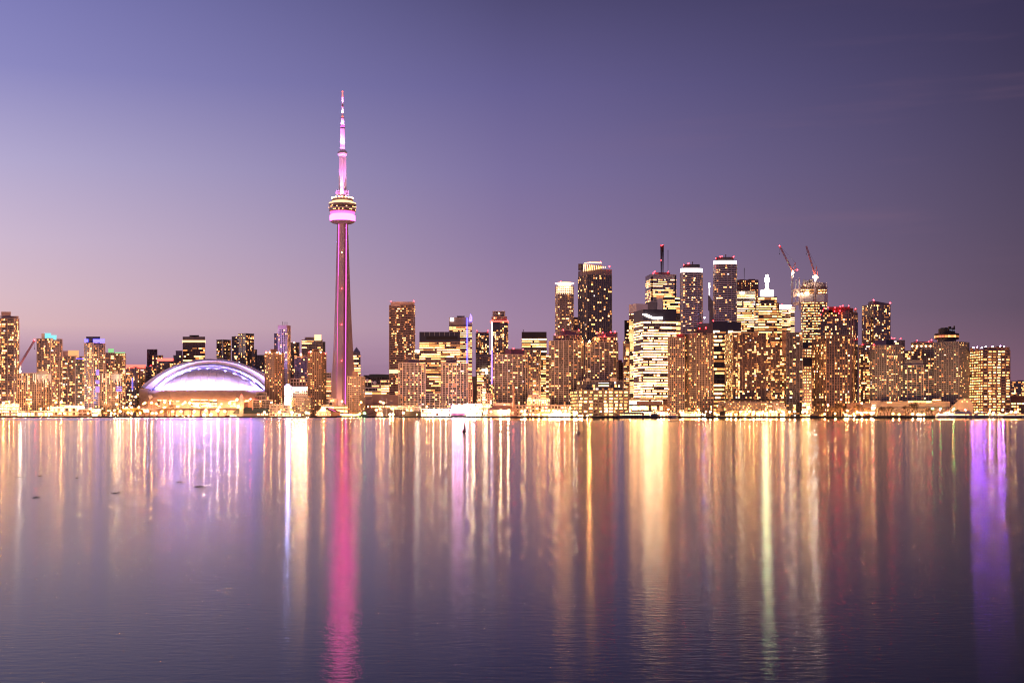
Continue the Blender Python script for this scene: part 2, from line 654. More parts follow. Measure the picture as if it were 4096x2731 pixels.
def hidden(x, y, Y):
    for xl, xr, yt, YY in OCC:
        if YY < Y - 12 and xl + 1 < x < xr - 1 and y > yt + 2:
            return True
    return False


WMESH = {}


def window_mesh(w, h, em):
    k = (round(w, 1), round(h, 1), em)
    if k not in WMESH:
        w, h = k[0] / 2, k[1] / 2
        me = bpy.data.meshes.new("window")
        v = [(-w, 0.10, -h), (w, 0.10, -h), (w, 0.10, h), (-w, 0.10, h), (-w, -0.12, -h), (w, -0.12, -h), (w, -0.12, h), (-w, -0.12, h)]
        me.from_pydata(v, [], [(4, 5, 6, 7), (0, 4, 7, 3), (5, 1, 2, 6), (7, 6, 2, 3), (0, 1, 5, 4)])
        me.materials.append(M[em])
        me.materials.append(M["frame"])
        me.polygons.foreach_set("material_index", [0, 1, 1, 1, 1])
        me.update()
        WMESH[k] = me
    return WMESH[k]


NWIN = [0]


def lit_pattern(ncol, nrow, st, rnd):
    p = st["p"] * (0.80 if st["mode"] == "rand" and st["p"] < 0.75 else 1.0)
    g = [[0] * ncol for _ in range(nrow)]
    if st["mode"] == "rows":
        for r in range(nrow):
            t = rnd.random()
            q = min(1, p * 1.25) if t < 0.70 else (p * 0.55 if t < 0.9 else p * 0.12)
            c = 0
            while c < ncol:
                L = rnd.randint(2, max(2, min(7, ncol)))
                on = rnd.random() < q
                for i in range(c, min(ncol, c + L)):
                    g[r][i] = 1 if on and rnd.random() < 0.94 else 0
                c += L
    else:
        colw = [0.35 + 1.3 * rnd.random() for _ in range(ncol)]
        roww = [0.6 + 0.8 * rnd.random() for _ in range(nrow)]
        for r in range(nrow):
            for c in range(ncol):
                q = p * colw[c] * roww[r]
                if r and g[r - 1][c]:
                    q *= 1.25
                if c and g[r][c - 1]:
                    q *= 1.3
                g[r][c] = 1 if rnd.random() < q else 0
    for c in st.get("full_cols", ()):
        if c < ncol:
            for r in range(nrow):
                g[r][c] = 1
    for r0, r1, v in st.get("row_force", ()):      # counted from the top
        for r in range(max(0, nrow - r1), max(0, nrow - r0)):
            for c in range(ncol):
                g[r][c] = 1 if rnd.random() < v else 0
    return g


def facade(root, xs, yt, Y, st, rnd, zbase=G0, shape=None, depth=26, name="facade", wins=None, blank_top=0.0, blank_mat=None):
    poly, nf = footprint(xs, Y, depth, shape)
    z1 = Zof(yt, Y)
    z0 = zbase
    mb = MB()
    mb.prism(poly, z0, z1, 0, 1)
    h, cw = st["h"], st["cw"]
    zt = z1 - blank_top
    nrow = max(1, int((zt - z0) / h))
    h = (zt - z0) / nrow
    sl = offset_poly(poly, st["sp"])
    for r in range(nrow + 1):
        z = z0 + r * h
        if r == nrow:
            mb.prism(sl, z - 0.12, z + max(st["sh"], 0.7) + 0.02, 1)
        else:
            mb.prism(sl, z + (0.02 if r else 0), z + st["sh"], 1)
    if blank_top > 2:
        mb.prism(offset_poly(poly, st["sp"] * 0.6 + 0.05), zt + 0.8, z1 + 0.3, 2)
    n = len(poly)
    edges = []
    for e in range(n):
        a, b = Vector(poly[e]), Vector(poly[(e + 1) % n])
        d = b - a
        L = d.length
        if L < 0.8:
            continue
        u = d / L
        nr = Vector((u.y, -u.x))
        nc = max(1, int(round(L / cw)))
        if shape in ("bow", "round") and L < cw * 2.2:
            nc = max(1, int(round(L / cw)))
        c = L / nc
        rz = math.atan2(u.y, u.x)
        # piers
        for i in range(0, nc + 1):
            if i % st["pe"] and i != nc:
                continue
            if shape in ("bow", "round") and i == nc:
                continue
            q = a + u * (i * c)
            pp = st["pp"]
            mb.box((q.x + nr.x * (pp / 2 - 0.3), q.y + nr.y * (pp / 2 - 0.3), (z0 + zt) / 2), (st["pw"], pp + 0.6, zt - z0 - 0.06), 1, rz)
        edges.append((e, a, u, nr, nc, c, rz))
    o = mb.build(name, [st["glass"], st["wall"], blank_mat or st["wall"]], root)
    # lit windows on every wall that faces the harbour
    for e, a, u, nr, nc, c, rz in edges:
        mid = a + u * (nc * c / 2)
        if nr.dot(mid.normalized()) > 0.12:
            continue
        g = lit_pattern(nc, nrow, st, rnd)
        wh = (h - st["sh"] - 0.12) * 0.74
        zz = st["sh"] + wh / 2 + 0.1
        for r in range(nrow):
            z = z0 + r * h + zz
            i = 0
            while i < nc:
                if not g[r][i]:
                    i += 1
                    continue
                k = 1
                while i + k < nc and g[r][i + k] and k < st["run"] and rnd.random() < 0.75 and (i + k) % st["pe"] != 0 or (
                        st["pw"] < 0.3 and i + k < nc and g[r][i + k] and k < st["run"] and rnd.random() < 0.8):
                    k += 1
                full = k * c - max(0.35, st["pw"] if st["pe"] == 1 else 0.35)
                w = full if st["run"] > 3 else full * (0.5 + 0.45 * rnd.random())
                ctr = a + u * ((i + k / 2) * c + (full - w) * (rnd.random() - 0.5))
                pos = (ctr.x + nr.x * 0.12, ctr.y + nr.y * 0.12, z)
                em = pick(st["pal"], rnd)
                xx, yy = px(pos), HY - (pos[2] - CH) / pos[1] * F
                facing = -nr.dot(mid.normalized())
                vis = -60 < xx < 4156 and not hidden(xx, yy, pos[1])
                wins.append((vis, w * wh * facing + 0.4 * rnd.random(), w, wh, em, pos, rz))
                i += k
    return poly, nf, z1


def place_windows(root, wins, cap=100):
    wins.sort(key=lambda t: (not t[0], -t[1]))
    mb = MB()
    rest = 0
    base = root.location
    for i, (vis, _, w, h, em, pos, rz) in enumerate(wins):
        if vis and i < cap:
            o = bpy.data.objects.new("window", window_mesh(w, h, em))
            o.location = Vector(pos) - base
            o.rotation_euler = (0, 0, rz)
            COL.objects.link(o)
            o.parent = root
            NWIN[0] += 1
        else:
            mi = EM_ORDER.index(em)
            co, si = math.cos(rz), math.sin(rz)

            def q(x, y, z):
                return (pos[0] + x * co - y * si, pos[1] + x * si + y * co, pos[2] + z)
            w2, h2 = w / 2, h / 2
            A = [q(-w2, .1, -h2), q(w2, .1, -h2), q(w2, .1, h2), q(-w2, .1, h2), q(-w2, -.12, -h2), q(w2, -.12, -h2), q(w2, -.12, h2), q(-w2, -.12, h2)]
            mb.face([A[4], A[5], A[6], A[7]], mi)
            for f in ((0, 4, 7, 3), (5, 1, 2, 6), (7, 6, 2, 3), (0, 1, 5, 4)):
                mb.face([A[t] for t in f], len(EM_ORDER))
            rest += 1
    if rest:
        o = mb.build("window", EM_ORDER + ["frame"], root)
        o["kind"] = "stuff"


def front_y(poly, nf, x):
    """distance of the front outline at photo column x"""
    s = (x - 2048) / F
    best = None
    for i in range(nf):
        a, b = poly[i], poly[i + 1]
        d = (b[0] - a[0]) - s * (b[1] - a[1])
        if abs(d) < 1e-9:
            continue
        t = (s * a[1] - a[0]) / d
        if -0.02 <= t <= 1.02:
            y = a[1] + t * (b[1] - a[1])
            best = y if best is None else min(best, y)
    return best if best is not None else min(p[1] for p in poly)


def build_table():
    for idx, (name, label, cat, tiers, k) in enumerate(TABLE):
        rnd = random.Random(idx * 77 + 5)
        Y = tiers[0][2]
        xs = tiers[0][0]
        xm = (min(xs) + max(xs)) / 2
        root = empty(name, ((xm - 2048) / F * Y, Y, G0), label, cat, k.get("group"))
        wins = []
        info = []
        for ti, (txs, tyt, tY, tst, tk) in enumerate(tiers):
            st = dict(STY[tst])
            for kk in list(st.keys()) + ["full_cols", "row_force"]:
                if kk in tk:
                    st[kk] = tk[kk]
            zb = G0
            if "zb" in tk:
                zb = Zof(tk["zb"], tY)
            bt = tk.get("blank_top", 0)
            poly, nf, z1 = facade(root, txs, tyt, tY, st, rnd, zb, tk.get("shape"), tk.get("depth", 26), "facade", wins,
                                  bt, tk.get("blank_mat"))
            info.append((poly, nf, z1))
        ROOTS[label] = (root, info)
        poly, nf, z1 = info[0]
        for ph in k.get("ph", ()):        # rooftop boxes: xl, xr, ytop, ybase, material
            xl, xr, t, bbase, mt = ph[:5]
            yy = Y + (ph[5] if len(ph) > 5 else 5)
            m = MB()
            pl, _ = footprint((xl, xr), yy, 12)
            m.prism(pl, Zof(bbase, Y) - 0.5, Zof(t, yy), 0)
            m.prism(offset_poly(pl, 0.25), Zof(t, yy) - 0.4, Zof(t, yy) + 0.35, 0)
            m.build("penthouse", [mt], root)
        for (y0, y1, mt) in k.get("bands", ()):   # lit ring round the whole building
            m = MB()
            m.prism(offset_poly(poly, k.get("band_off", 1.15)), Zof(y1, Y), Zof(y0, Y), 0)
            m.build("light_band", [mt], root)
        for (xa, xb, y0, y1, mt) in k.get("panels", ()):  # flat lit or plain piece on the front
            yf = front_y(poly, nf, (xa + xb) / 2) - k.get("panel_off", 1.2)
            m = MB()
            pl, _ = footprint((xa, xb), yf, 0.7)
            m.prism(pl, Zof(y1, yf), Zof(y0, yf), 0)
            m.build("wall_panel" if not mt.startswith(("band", "fin", "sign", "stage", "violet", "w_")) else "light_panel", [mt], root)
        for (x, y0, y1, w, mt) in k.get("fins", ()):
            yf = front_y(poly, nf, x) - 0.9
            a, b = P(x, y1, yf), P(x, y0, yf)
            m = MB()
            m.bar(a, b, w, 0)
            m.build("light_fin", [mt], root)
        for (x, y) in k.get("red", ()):
            yy = Y + 2
            p = P(x, y, yy)
            m = MB()
            m.sphere(p, 0.75, 0)
            m.bar((p.x, p.y, p.z - 0.7), (p.x, p.y, min(z1, p.z) - 2.5), 0.25, 1)
            m.build("beacon", ["beacon_red", "dark_metal"], root)
        for (x, y, mt) in k.get("spots", ()):
            yf = front_y(poly, nf, x) - 1.6
            p = P(x, y, yf)
            m = MB()
            m.sphere(p, 0.95, 0)
            m.bar(p, (p.x, p.y + 1.8, p.z), 0.3, 1)
            m.build("lamp", [mt, "dark_metal"], root)
        for (x, y0, y1, w) in k.get("masts", ()):
            a, b = P(x, y1, Y + 8), P(x, y0, Y + 8)
            m = MB()
            m.tube(a, b, w / 2, w / 4, 6)
            m.build("antenna", ["dark_metal"], root)
        place_windows(root, wins, k.get("cap", 100))

# ------------------------------------------------------------------ the skyline, from one end of the bay to the other
# ---- west end
B("apartment_tower", "tallest brown condo tower at the west end, pale penthouse boxes on its roof", "building", (-70, 56, 76), 1274, 1880, "condo",
  p=0.42, ph=((-30, 2, 1262, 1276, "conc_pale"), (5, 43, 1248, 1276, "pink_wall"), (42, 74, 1265, 1276, "pink_wall", 9)), full_cols=(3,),
  masts=((12, 1248, 1246, 0.8), (20, 1248, 1245, 0.8)))
B("apartment_block", "squat white framed block beside the tallest west tower, lit fins along its roof", "building", (70, 146, 206), 1493, 1800, "grid",
  wall="conc_tan", glass="glass_dark", p=0.24, cw=3.4, pe=1, full_cols=(5,), ph=((150, 192, 1484, 1494, "conc_grey"),),
  fins=tuple((x, 1494, y, 0.45, "fin_white") for x, y in ((88, 1530), (111, 1560), (134, 1525), (142, 1535))) +
  tuple((150 + 4.7 * i, 1496, 1516 + (i % 3) * 8, 0.35, "fin_white") for i in range(12)))
B("apartment_tower", "condo tower whose rooftop box glows teal", "building", (148, 202, 249), 1354, 1950, "condo",
  p=0.40, ph=((166, 180, 1335, 1356, "conc_pale"), (178, 204, 1333, 1356, "band_teal"), (204, 226, 1341, 1356, "band_teal")))
B("apartment_tower", "condo tower topped by an orange glowing penthouse", "building", (249, 300, 338), 1425, 2010, "condo",
  p=0.42, ph=((251, 272, 1404, 1427, "pink_wall"), (272, 315, 1402, 1427, "band_orange")))
B("apartment_tower", "narrow grey glass condo with a blue strip on its roof, before the orange penthouse", "building", (302, 338), 1437, 1975, "condo",
  p=0.34, wall="conc_grey", glass="glass_teal", ph=((304, 336, 1434, 1443, "band_blue", 1),))
B("apartment_tower", "dark and pale condo tower with a bright blue lit crown", "building", (338, 373, 420), 1372, 1930, "condo",
  p=0.42, ph=((345, 400, 1347, 1373, "navy"), (339, 353, 1357, 1366, "band_blue", 3), (372, 419, 1357, 1368, "band_blue", 1)), glass="glass_blue",
  fins=((390, 1478, 1500, 4.0, "violet_dim"), (392, 1520, 1535, 6.0, "violet_dim"), (392, 1545, 1568, 6.0, "violet_dim")))
B("apartment_tower", "condo with a green lit box on its roof, next to the blue crown", "building", (420, 457), 1412, 2060, "condo", p=0.38,
  ph=((433, 455, 1395, 1413, "band_green"),))
B("apartment_tower", "condo with a pale green roof edge behind the second white framed block", "building", (456, 502), 1415, 2080, "condo", p=0.42,
  ph=((460, 500, 1409, 1417, "band_green", 1),))
B("apartment_block", "second squat white framed block, violet lit balconies on one side", "building", (400, 444, 489), 1493, 1800, "grid",
  wall="conc_tan", glass="glass_dark", p=0.24, cw=3.4, pe=1, full_cols=(3,), ph=((456, 472, 1484, 1494, "conc_grey"),),
  fins=tuple((x, 1494, y, 0.45, "fin_white") for x, y in ((410, 1530), (424, 1560), (438, 1535))) +
  tuple((448 + 4.4 * i, 1496, 1518 + (i % 3) * 8, 0.35, "fin_white") for i in range(9)),
  panels=((450, 487, 1546, 1549, "band_blue"), (450, 487, 1554, 1557, "band_blue"), (449, 487, 1561, 1564, "band_blue")))
B("apartment_tower", "broad condo with a red lit top storey, west of the domed stadium", "building", (503, 545, 583), 1468, 2215, "condo", p=0.38,
  ph=((505, 582, 1459, 1469, "band_red", 2),), fins=((530, 1510, 1560, 2.6, "violet_dim"),))
# ---- behind the stadium
B("office_block", "plain dark slab, the first one behind the stadium", "building", (588, 629), 1398, 2300, "blank", wall="conc_dark", glass="glass_dark", h=5)
B("apartment_tower", "low condo in front of the plain dark slab", "building", (609, 651), 1422, 2240, "condo_dark", p=0.4)
B("apartment_tower", "dark condo with a broad red band round its top, behind the dome's rising edge", "building", (627, 694), 1445, 2180, "condo_dark", p=0.28,
  ph=((628, 693, 1434, 1446, "band_red", 1),))
B("apartment_block", "low dull block between the two red topped condos", "building", (583, 626), 1467, 2200, "condo_dark", p=0.25, red=((603, 1463), (612, 1472)))
B("apartment_tower", "stepped pale condo beside the dark hotel slab", "building", (695, 731), 1422, 2320, "condo", p=0.30, ph=((703, 729, 1403, 1424, "conc_grey"),))
B("hotel", "dark hotel tower with a white lit ring under its roof, above the dome's shoulder", "building", (731, 820), 1347, 2350, "office_dark",
  p=0.45, wall="brown_stone", glass="glass_brown", blank_top=12, blank_mat="conc_dark", bands=((1361, 1368, "band_warm"),),
  ph=((758, 796, 1341, 1343, "black_metal"), (770, 782, 1342, 1349, "black_metal")))
B("apartment_tower", "shorter of the two dark slant roofed condos above the dome", "building", (867, 893, 923), 1359, 2350, "condo_dark", p=0.26, sp=0.9, wall="conc_grey",
  row_force=((1, 3, 0.5),))
B("apartment_tower", "thin dark condo attached to the taller slant roofed one", "building", (928, 958), 1347, 2360, "condo_dark", p=0.36, wall="conc_grey", masts=((940, 1347, 1342, 1.2),))
B("apartment_tower", "taller slant roofed condo with curved balconies above the dome", "building", (954, 984, 1015), 1334, 2330, "condo_dark", p=0.30, wall="conc_grey",
  row_force=((1, 3, 0.6),))
B("apartment_tower", "small dark condo against the taller slant roofed one", "building", (1008, 1027), 1399, 2300, "condo_dark", p=0.30)
B("apartment_tower", "black condo just where the dome ends", "building", (1025, 1062), 1421, 2280, "condo_dark", p=0.30, wall="black_metal", cap=60)
# ---- stadium to the great tower
B("apartment_tower", "brown brick tower with orange lamps on its roof, beside the dome", "building", (1060, 1097, 1135), 1412, 1850, "brick",
  p=0.30, ph=((1082, 1108, 1397, 1414, "brick_dark"),), spots=((1065, 1409, "pod_lamp"), (1079, 1409, "pod_lamp"), (1108, 1410, "pod_lamp"), (1120, 1413, "pod_lamp")),
  red=((1064, 1408),))
B("apartment_tower", "white slender tower with a blank pale top and three aerials", "building", (1113, 1148, 1161), 1301, 2150, "grid",
  wall="conc_pale", glass="glass_dark", p=0.16, blank_top=6.6, blank_mat="pink_wall", cw=3.2, pe=1, sp=0.7, masts=((1131, 1302, 1287, 1.0), (1140, 1302, 1288, 1.0), (1148, 1302, 1288, 1.0)))
B("apartment_tower", "narrow black slab clinging to the white slender tower", "building", (1098, 1114), 1335, 2170, "condo_dark", p=0.34, wall="black_metal")
B("apartment_tower", "dark round cornered tower next to the white slender tower", "building", (1161, 1197), 1371, 2300, "condo_dark", p=0.2, shape="soft", spots=((1177, 1370, "pod_lamp"),))
B("office_block", "wide dull slab below the dark round cornered tower", "building", (1179, 1236), 1427, 2160, "condo_dark", p=0.22, wall="brown_stone",
  spots=((1204, 1418, "lamp_warm"),))
B("office_tower", "banded grey tower with a glowing white box at its corner", "building", (1207, 1290), 1361, 2230, "office",
  p=0.16, wall="conc_grey", glass="glass_dark", ph=((1219, 1259, 1349, 1363, "conc_dark"),), panels=((1258, 1285, 1338, 1362, "band_warm"),),
  tiers=(((1284, 1301), 1368, 2240, "glass", {"glass": "glass_teal", "p": 0.2}),),
  row_force=())
B("apartment_tower", "brown brick tower with red roof lights, twin of the one beside the dome", "building", (1232, 1284, 1304), 1410, 1860, "brick",
  p=0.30, ph=((1254, 1275, 1398, 1412, "brick_dark"),), spots=((1243, 1407, "pod_lamp"), (1283, 1408, "pod_lamp")), red=((1236, 1408), (1301, 1412)))
B("office_block", "low tan block peeping out beside the great tower's foot", "building", (1302, 1325), 1493, 2020, "office", p=0.6)
B("theatre_building", "small gabled hall washed in white and violet light", "building", (1133, 1169), 1549, 1940, "punch", wall="white", p=0.2, h=5, cw=3,
  ph=((1137, 1164, 1543, 1550, "conc_pale", 2), (1143, 1157, 1537, 1544, "conc_pale", 3)), fins=((1153, 1540, 1610, 2.4, "sign_blue"),))
B("hotel", "pale columned hotel lit violet below, between the brown towers", "building", (1162, 1232), 1517, 2030, "punch", wall="pink_wall", p=0.14, h=5, cw=5, pw=1.6)
B("apartment_block", "white balconied block with a row of violet and white lamps on its roof", "building", (1163, 1230), 1553, 1980, "punch", wall="conc_grey", p=0.24, pal="violet",
  spots=tuple((1168 + 8 * i, 1551, "lamp_white" if i % 2 else "lamp_blue") for i in range(8)))
B("office_tower", "slim pale tower with a pyramid roof behind the great tower", "building", (1410, 1442), 1420, 2420, "office", wall="conc_pale", glass="glass_dark", p=0.7, h=4.4, cw=3.5)
B("apartment_tower", "brown brick tower before the great tower's foot, masts in front", "building", (1391, 1441, 1459), 1507, 1830, "brick", p=0.26, wall="conc_beige",
  ph=((1410, 1432, 1485, 1509, "brown_stone"),))
# ---- convention centre
B("convention_hall", "long hall with a dark curved roof, lit floors below", "building", (1455, 1560), 1502, 2160, "office_dark", p=0.25, h=6, cw=6)
B("office_block", "brightly lit long low office before the curved roof hall", "building", (1522, 1562), 1521, 2080, "office", p=0.9, pal="white", wall="conc_pale")
B("office_block", "white framed lower office wing with lit floors", "building", (1460, 1524), 1552, 2060, "office", p=0.8, pal="white", wall="white", h=5,
  tiers=(((1488, 1524), 1540, 2075, "office", {"p": 0.9, "pal": "white", "wall": "conc_pale"}),))
B("hall_block", "blank pink walled block behind the harbour masts", "building", (1489, 1594), 1580, 1950, "blank", wall="pink_wall", glass="pink_wall")
B("hall_block", "smaller blank pink block next to the brick tower", "building", (1455, 1490), 1585, 1945, "blank", wall="pink_wall", glass="pink_wall",
  panels=((1463, 1486, 1592, 1596, "conc_dark"),))
B("walkway_bridge", "long enclosed footbridge with a row of small lit windows", "bridge", (1455, 1560), 1620, 1880, "shop", h=4.5, cw=2.6, p=0.95, wall="brown_stone", pw=0.7, zb=1632, run=1, depth=6)
# ---- centre
B("office_tower", "brown slab tower with a red lamp on each roof corner", "building", (1557, 1653, 1660), 1222, 2000, "office",
  p=0.30, mode="rand", pal="warm", run=2, h=3.5, wall="brown_stone", ph=((1563, 1658, 1208, 1223, "pink_wall", 2),), row_force=((1, 3, 0.7),),
  red=((1564, 1205), (1656, 1205)), panels=((1557, 1600, 1478, 1493, "band_warm"),))
B("office_block", "small block with a brilliant white rooftop sign, behind the brown slab", "building", (1654, 1682), 1410, 2260, "office", p=0.5, wall="conc_pale",
  panels=((1656, 1679, 1399, 1408, "sign_white"),))
B("office_tower", "broad dark office with a blank black crown and lit ribbon floors", "building", (1678, 1840), 1328, 2050, "office_dark",
  p=0.62, h=3.55, blank_top=16, blank_mat="navy", wall="brown_stone", fins=tuple((1698 + 20 * i, 1328, 1343, 0.5, "steel") for i in range(7)),
  panels=((1705, 1830, 1345, 1358, "black_metal"),))
B("office_tower", "brightly lit office with a blue light stripe and blue glass spike", "building", (1797, 1888), 1285, 2150, "office",
  p=0.92, h=3.1, pal="office", wall="conc_tan", blank_top=6, blank_mat="conc_tan", panels=((1801, 1814, 1271, 1285, "band_white"),), fins=((1869, 1271, 1525, 2.0, "band_blue"),),
  ph=((1828, 1858, 1264, 1276, "conc_dark"), (1797, 1875, 1270, 1286, "conc_tan", 1)))
B("apartment_tower", "curved white gridded condo with a winged roof, west one of the twins", "building", (1594, 1702), 1453, 1850, "grid", shape="bow", wall="conc_pale", p=0.30, cw=3.2,
  ph=((1632, 1676, 1438, 1455, "pink_wall", 14),))
B("apartment_tower", "curved white gridded condo with a winged roof, east one of the twins above the stage", "building", (1765, 1871), 1453, 1850, "grid", shape="bow", wall="conc_pale", p=0.30, cw=3.2,
  ph=((1784, 1828, 1438, 1455, "pink_wall", 14),))
B("apartment_block", "low balconied link between the winged twin condos", "building", (1700, 1768), 1575, 1870, "grid", p=0.32)
B("apartment_tower", "dark condo with red lamps at its roof corners, far behind", "building", (1904, 1955), 1334, 2330, "condo_dark", p=0.45, pal="warm",
  ph=((1906, 1912, 1326, 1336, "conc_pale"), (1947, 1953, 1326, 1336, "conc_pale"), (1912, 1947, 1329, 1336, "conc_dark", 8)), red=((1906, 1323), (1952, 1323)))
SIGNB = []
B("office_tower", "tan office whose wall carries a bright white sign, below the red lamped condo", "building", (1904, 1965), 1417, 2280, "office", p=0.30, wall="conc_beige",
  mode="rand", pal="warm", blank_top=5, blank_mat="conc_dark")
B("office_block", "slim plain dark block beside the blue striped office", "building", (1888, 1906), 1507, 2200, "blank", wall="conc_dark", glass="conc_dark")
B("office_block", "ribbon lit white office below the bright sign", "building", (1908, 1938), 1492, 2200, "office", p=0.95, pal="white", wall="conc_beige")
B("office_tower", "old stone tower with a lit obelisk on top", "building", (1936, 1955), 1498, 2150, "punch", p=0.25, wall="conc_beige", panels=((1943, 1949, 1474, 1496, "sign_white"),))
B("office_block", "glowing pale stone block between the canyon of small offices", "building", (1912, 1932), 1548, 2060, "punch", p=0.35, wall="conc_pale")
B("office_block", "white lit narrow block with piers of light", "building", (1930, 1944), 1534, 2040, "office", p=1.0, pal="glare", wall="conc_pale")
B("office_block", "orange brick block next to the curved striped condo", "building", (1942, 1966), 1576, 2000, "punch", p=0.35, wall="brick")
B("apartment_tower", "tan block at the foot of the blue striped office", "building", (1866, 1890), 1530, 2020, "punch", p=0.25, wall="brown_stone", h=3.6)
B("apartment_tower", "glassy condo with a red light ring and a violet stripe down one edge", "building", (1963, 2032), 1285, 2150, "glass",
  p=0.42, shape="soft", tiers=(((1968, 2026), 1267, 2155, "condo", {"shape": "soft", "p": 0.1, "zb": 1285}), ((1972, 2019), 1246, 2160, "condo", {"p": 0.05, "zb": 1268, "wall": "conc_pale"})),
  bands=((1282, 1287, "band_red"),), fins=((1967, 1288, 1400, 2.0, "band_white"), (1967, 1402, 1535, 2.2, "w_violet")), red=((1966, 1283), (2029, 1283)),
  panels=((1972, 2000, 1290, 1320, "navy"),), spots=((1996, 1252, "pod_lamp"),))
B("apartment_tower", "curved dark condo behind the brick chimney", "building", (1971, 2110), 1419, 1850, "grid", shape="bow", wall="conc_beige", p=0.26, h=3.0, sp=0.6,
  ph=((2021, 2045, 1397, 1421, "pink_wall", 16), (2045, 2096, 1396, 1421, "conc_dark", 18)), red=((2054, 1394), (2092, 1396)))
B("apartment_tower", "curved topped condo wedged between the chimney condo and the black crowned office", "building", (2090, 2162), 1400, 1960, "condo", p=0.42, shape="soft")
B("office_tower", "black crowned office with bright ribbon floors", "building", (2087, 2186), 1328, 2110, "office_dark", p=0.88, h=3.9,
  blank_top=10, blank_mat="black_metal", row_force=((0, 1, 1.0),), masts=((2093, 1330, 1318, 1.2),))
B("office_block", "tan block next to the black crowned office", "building", (2184, 2202), 1420, 2040, "office", p=0.5)
B("apartment_tower", "round cornered condo tower with a glowing gold crown under a flat disc", "building", (2223, 2293), 1145, 2110, "condo", p=0.46, shape="soft", wall="conc_beige",
  tiers=(((2224, 2292), 1146, 2109, "condo", {"shape": "soft", "p": 0.9, "pal": "glare", "zb": 1172, "wall": "conc_pale", "run": 4}),), cap=100, red=((2243, 1126),))
B("apartment_tower", "small condo between the gold crowned tower and the tall dark one", "building", (2291, 2318), 1270, 2300, "condo", p=0.4, row_force=((7, 11, 1.0),))
B("apartment_tower", "tallest dark glass tower with a crown of slanting light bars", "building", (2313, 2348, 2447), 1076, 2160, "glass", p=0.20, h=3.7, cw=3.6,
  wall="conc_grey", glass="glass_blue", blank_top=9, blank_mat="conc_dark", pp=0.5)
B("apartment_tower", "curved dark condo below the gold crowned tower, pink box on its roof", "building", (2197, 2332), 1363, 1850, "grid", shape="bow", wall="conc_beige", p=0.24, h=3.0,
  sp=0.6, tiers=(((2215, 2325), 1342, 1862, "grid", {"shape": "bow", "wall": "conc_beige", "p": 0.3, "zb": 1364}),),
  ph=((2243, 2258, 1321, 1344, "pink_wall", 22), (2258, 2317, 1321, 1344, "conc_dark", 24)), red=((2253, 1319), (2316, 1320), (2220, 1338)))
B("apartment_tower", "curved dark condo below the tall dark glass tower, lit pale box on its roof", "building", (2343, 2472), 1370, 1850, "grid", shape="bow", wall="conc_beige", p=0.27, h=3.0,
  sp=0.6, tiers=(((2372, 2468), 1349, 1862, "grid", {"shape": "bow", "wall": "conc_beige", "p": 0.3, "zb": 1371}),),
  ph=((2386, 2424, 1332, 1351, "pink_wall", 22), (2424, 2470, 1330, 1351, "conc_dark", 24)),
  red=((2388, 1330), (2411, 1330), (2418, 1345), (2443, 1328), (2460, 1328)), spots=((2358, 1364, "lamp_warm"),))
B("office_block", "orange brick hotel between the curved condo and the white bank towers", "building", (2468, 2498), 1452, 2220, "punch", p=0.18, wall="brick", red=((2494, 1430),),
  ph=((2472, 2488, 1440, 1453, "brick_dark"),))
B("warehouse_block", "broad dark pier building with seven rows of big lit windows", "building", (2281, 2312, 2514), 1562, 1765, "punch",
  h=3.95, cw=6.9, sh=1.15, pw=1.5, pe=1, p=0.86, pal="office", run=1, wall="slate", cap=100,
  tiers=(((2305, 2345, 2492), 1522, 1785, "glass", {"p": 0.25, "zb": 1562, "cw": 4.5, "h": 3.6}),), ph=((2440, 2466, 1511, 1523, "conc_dark"), (2345, 2360, 1513, 1523, "conc_dark")),
  panels=((2394, 2436, 1540, 1545, "w_white"), (2394, 2436, 1530, 1533, "w_cool")))
# ---- financial district
B("apartment_tower", "thin black tower beside the white bank tower", "building", (2499, 2518), 1283, 2230, "condo_dark", p=0.25, wall="black_metal")
B("apartment_tower", "narrow balconied condo in front of the thin black tower", "building", (2494, 2518), 1366, 2060, "condo", p=0.6, red=((2497, 1400),))
B("office_tower", "pale bank tower with a blank white top, behind the bright bank office", "building", (2517, 2545, 2590), 1215, 2120, "office", wall="conc_pale", p=0.85, h=3.3, pal="white",
  blank_top=15, blank_mat="white", sp=0.5)
B("office_tower", "blazing lit bank office with a dark top carrying a white sign", "building", (2535, 2573, 2705), 1238, 1950, "office",
  p=0.95, h=3.9, sh=1.15, cw=2.4, pal="glare", wall="conc_tan", glass="glass_blue", blank_top=17.5, blank_mat="navy", run=7,
  tiers=(((2680, 2722), 1284, 1975, "office", {"p": 0.85, "h": 7.6, "sh": 1.7, "pal": "white", "wall": "conc_grey"}),))
B("office_tower", "white marble tower with black corners and two masts, the farthest tall one", "building", (2582, 2602, 2705), 1097, 2520, "office",
  p=0.62, wall="white", glass="glass_dark", h=4.0, blank_top=9, blank_mat="conc_pale",
  masts=((2645, 1100, 980, 4.0), (2652, 1100, 979, 3.6), (2672, 1100, 1000, 1.2)), ph=((2620, 2680, 1090, 1100, "conc_dark"),),
  red=((2645, 1041), (2645, 982), (2651, 980), (2617, 1088), (2613, 1094), (2673, 1087), (2620, 1086)),
  panels=((2605, 2611, 1106, 1200, "black_metal"), (2699, 2704, 1102, 1200, "black_metal")))
B("office_tower", "black office peeping over the bright bank office, white box beside it", "building", (2653, 2726), 1191, 2380, "office_dark", p=0.5,
  ph=((2629, 2653, 1194, 1240, "white", 1), (2583, 2630, 1209, 1240, "conc_grey", 2)))
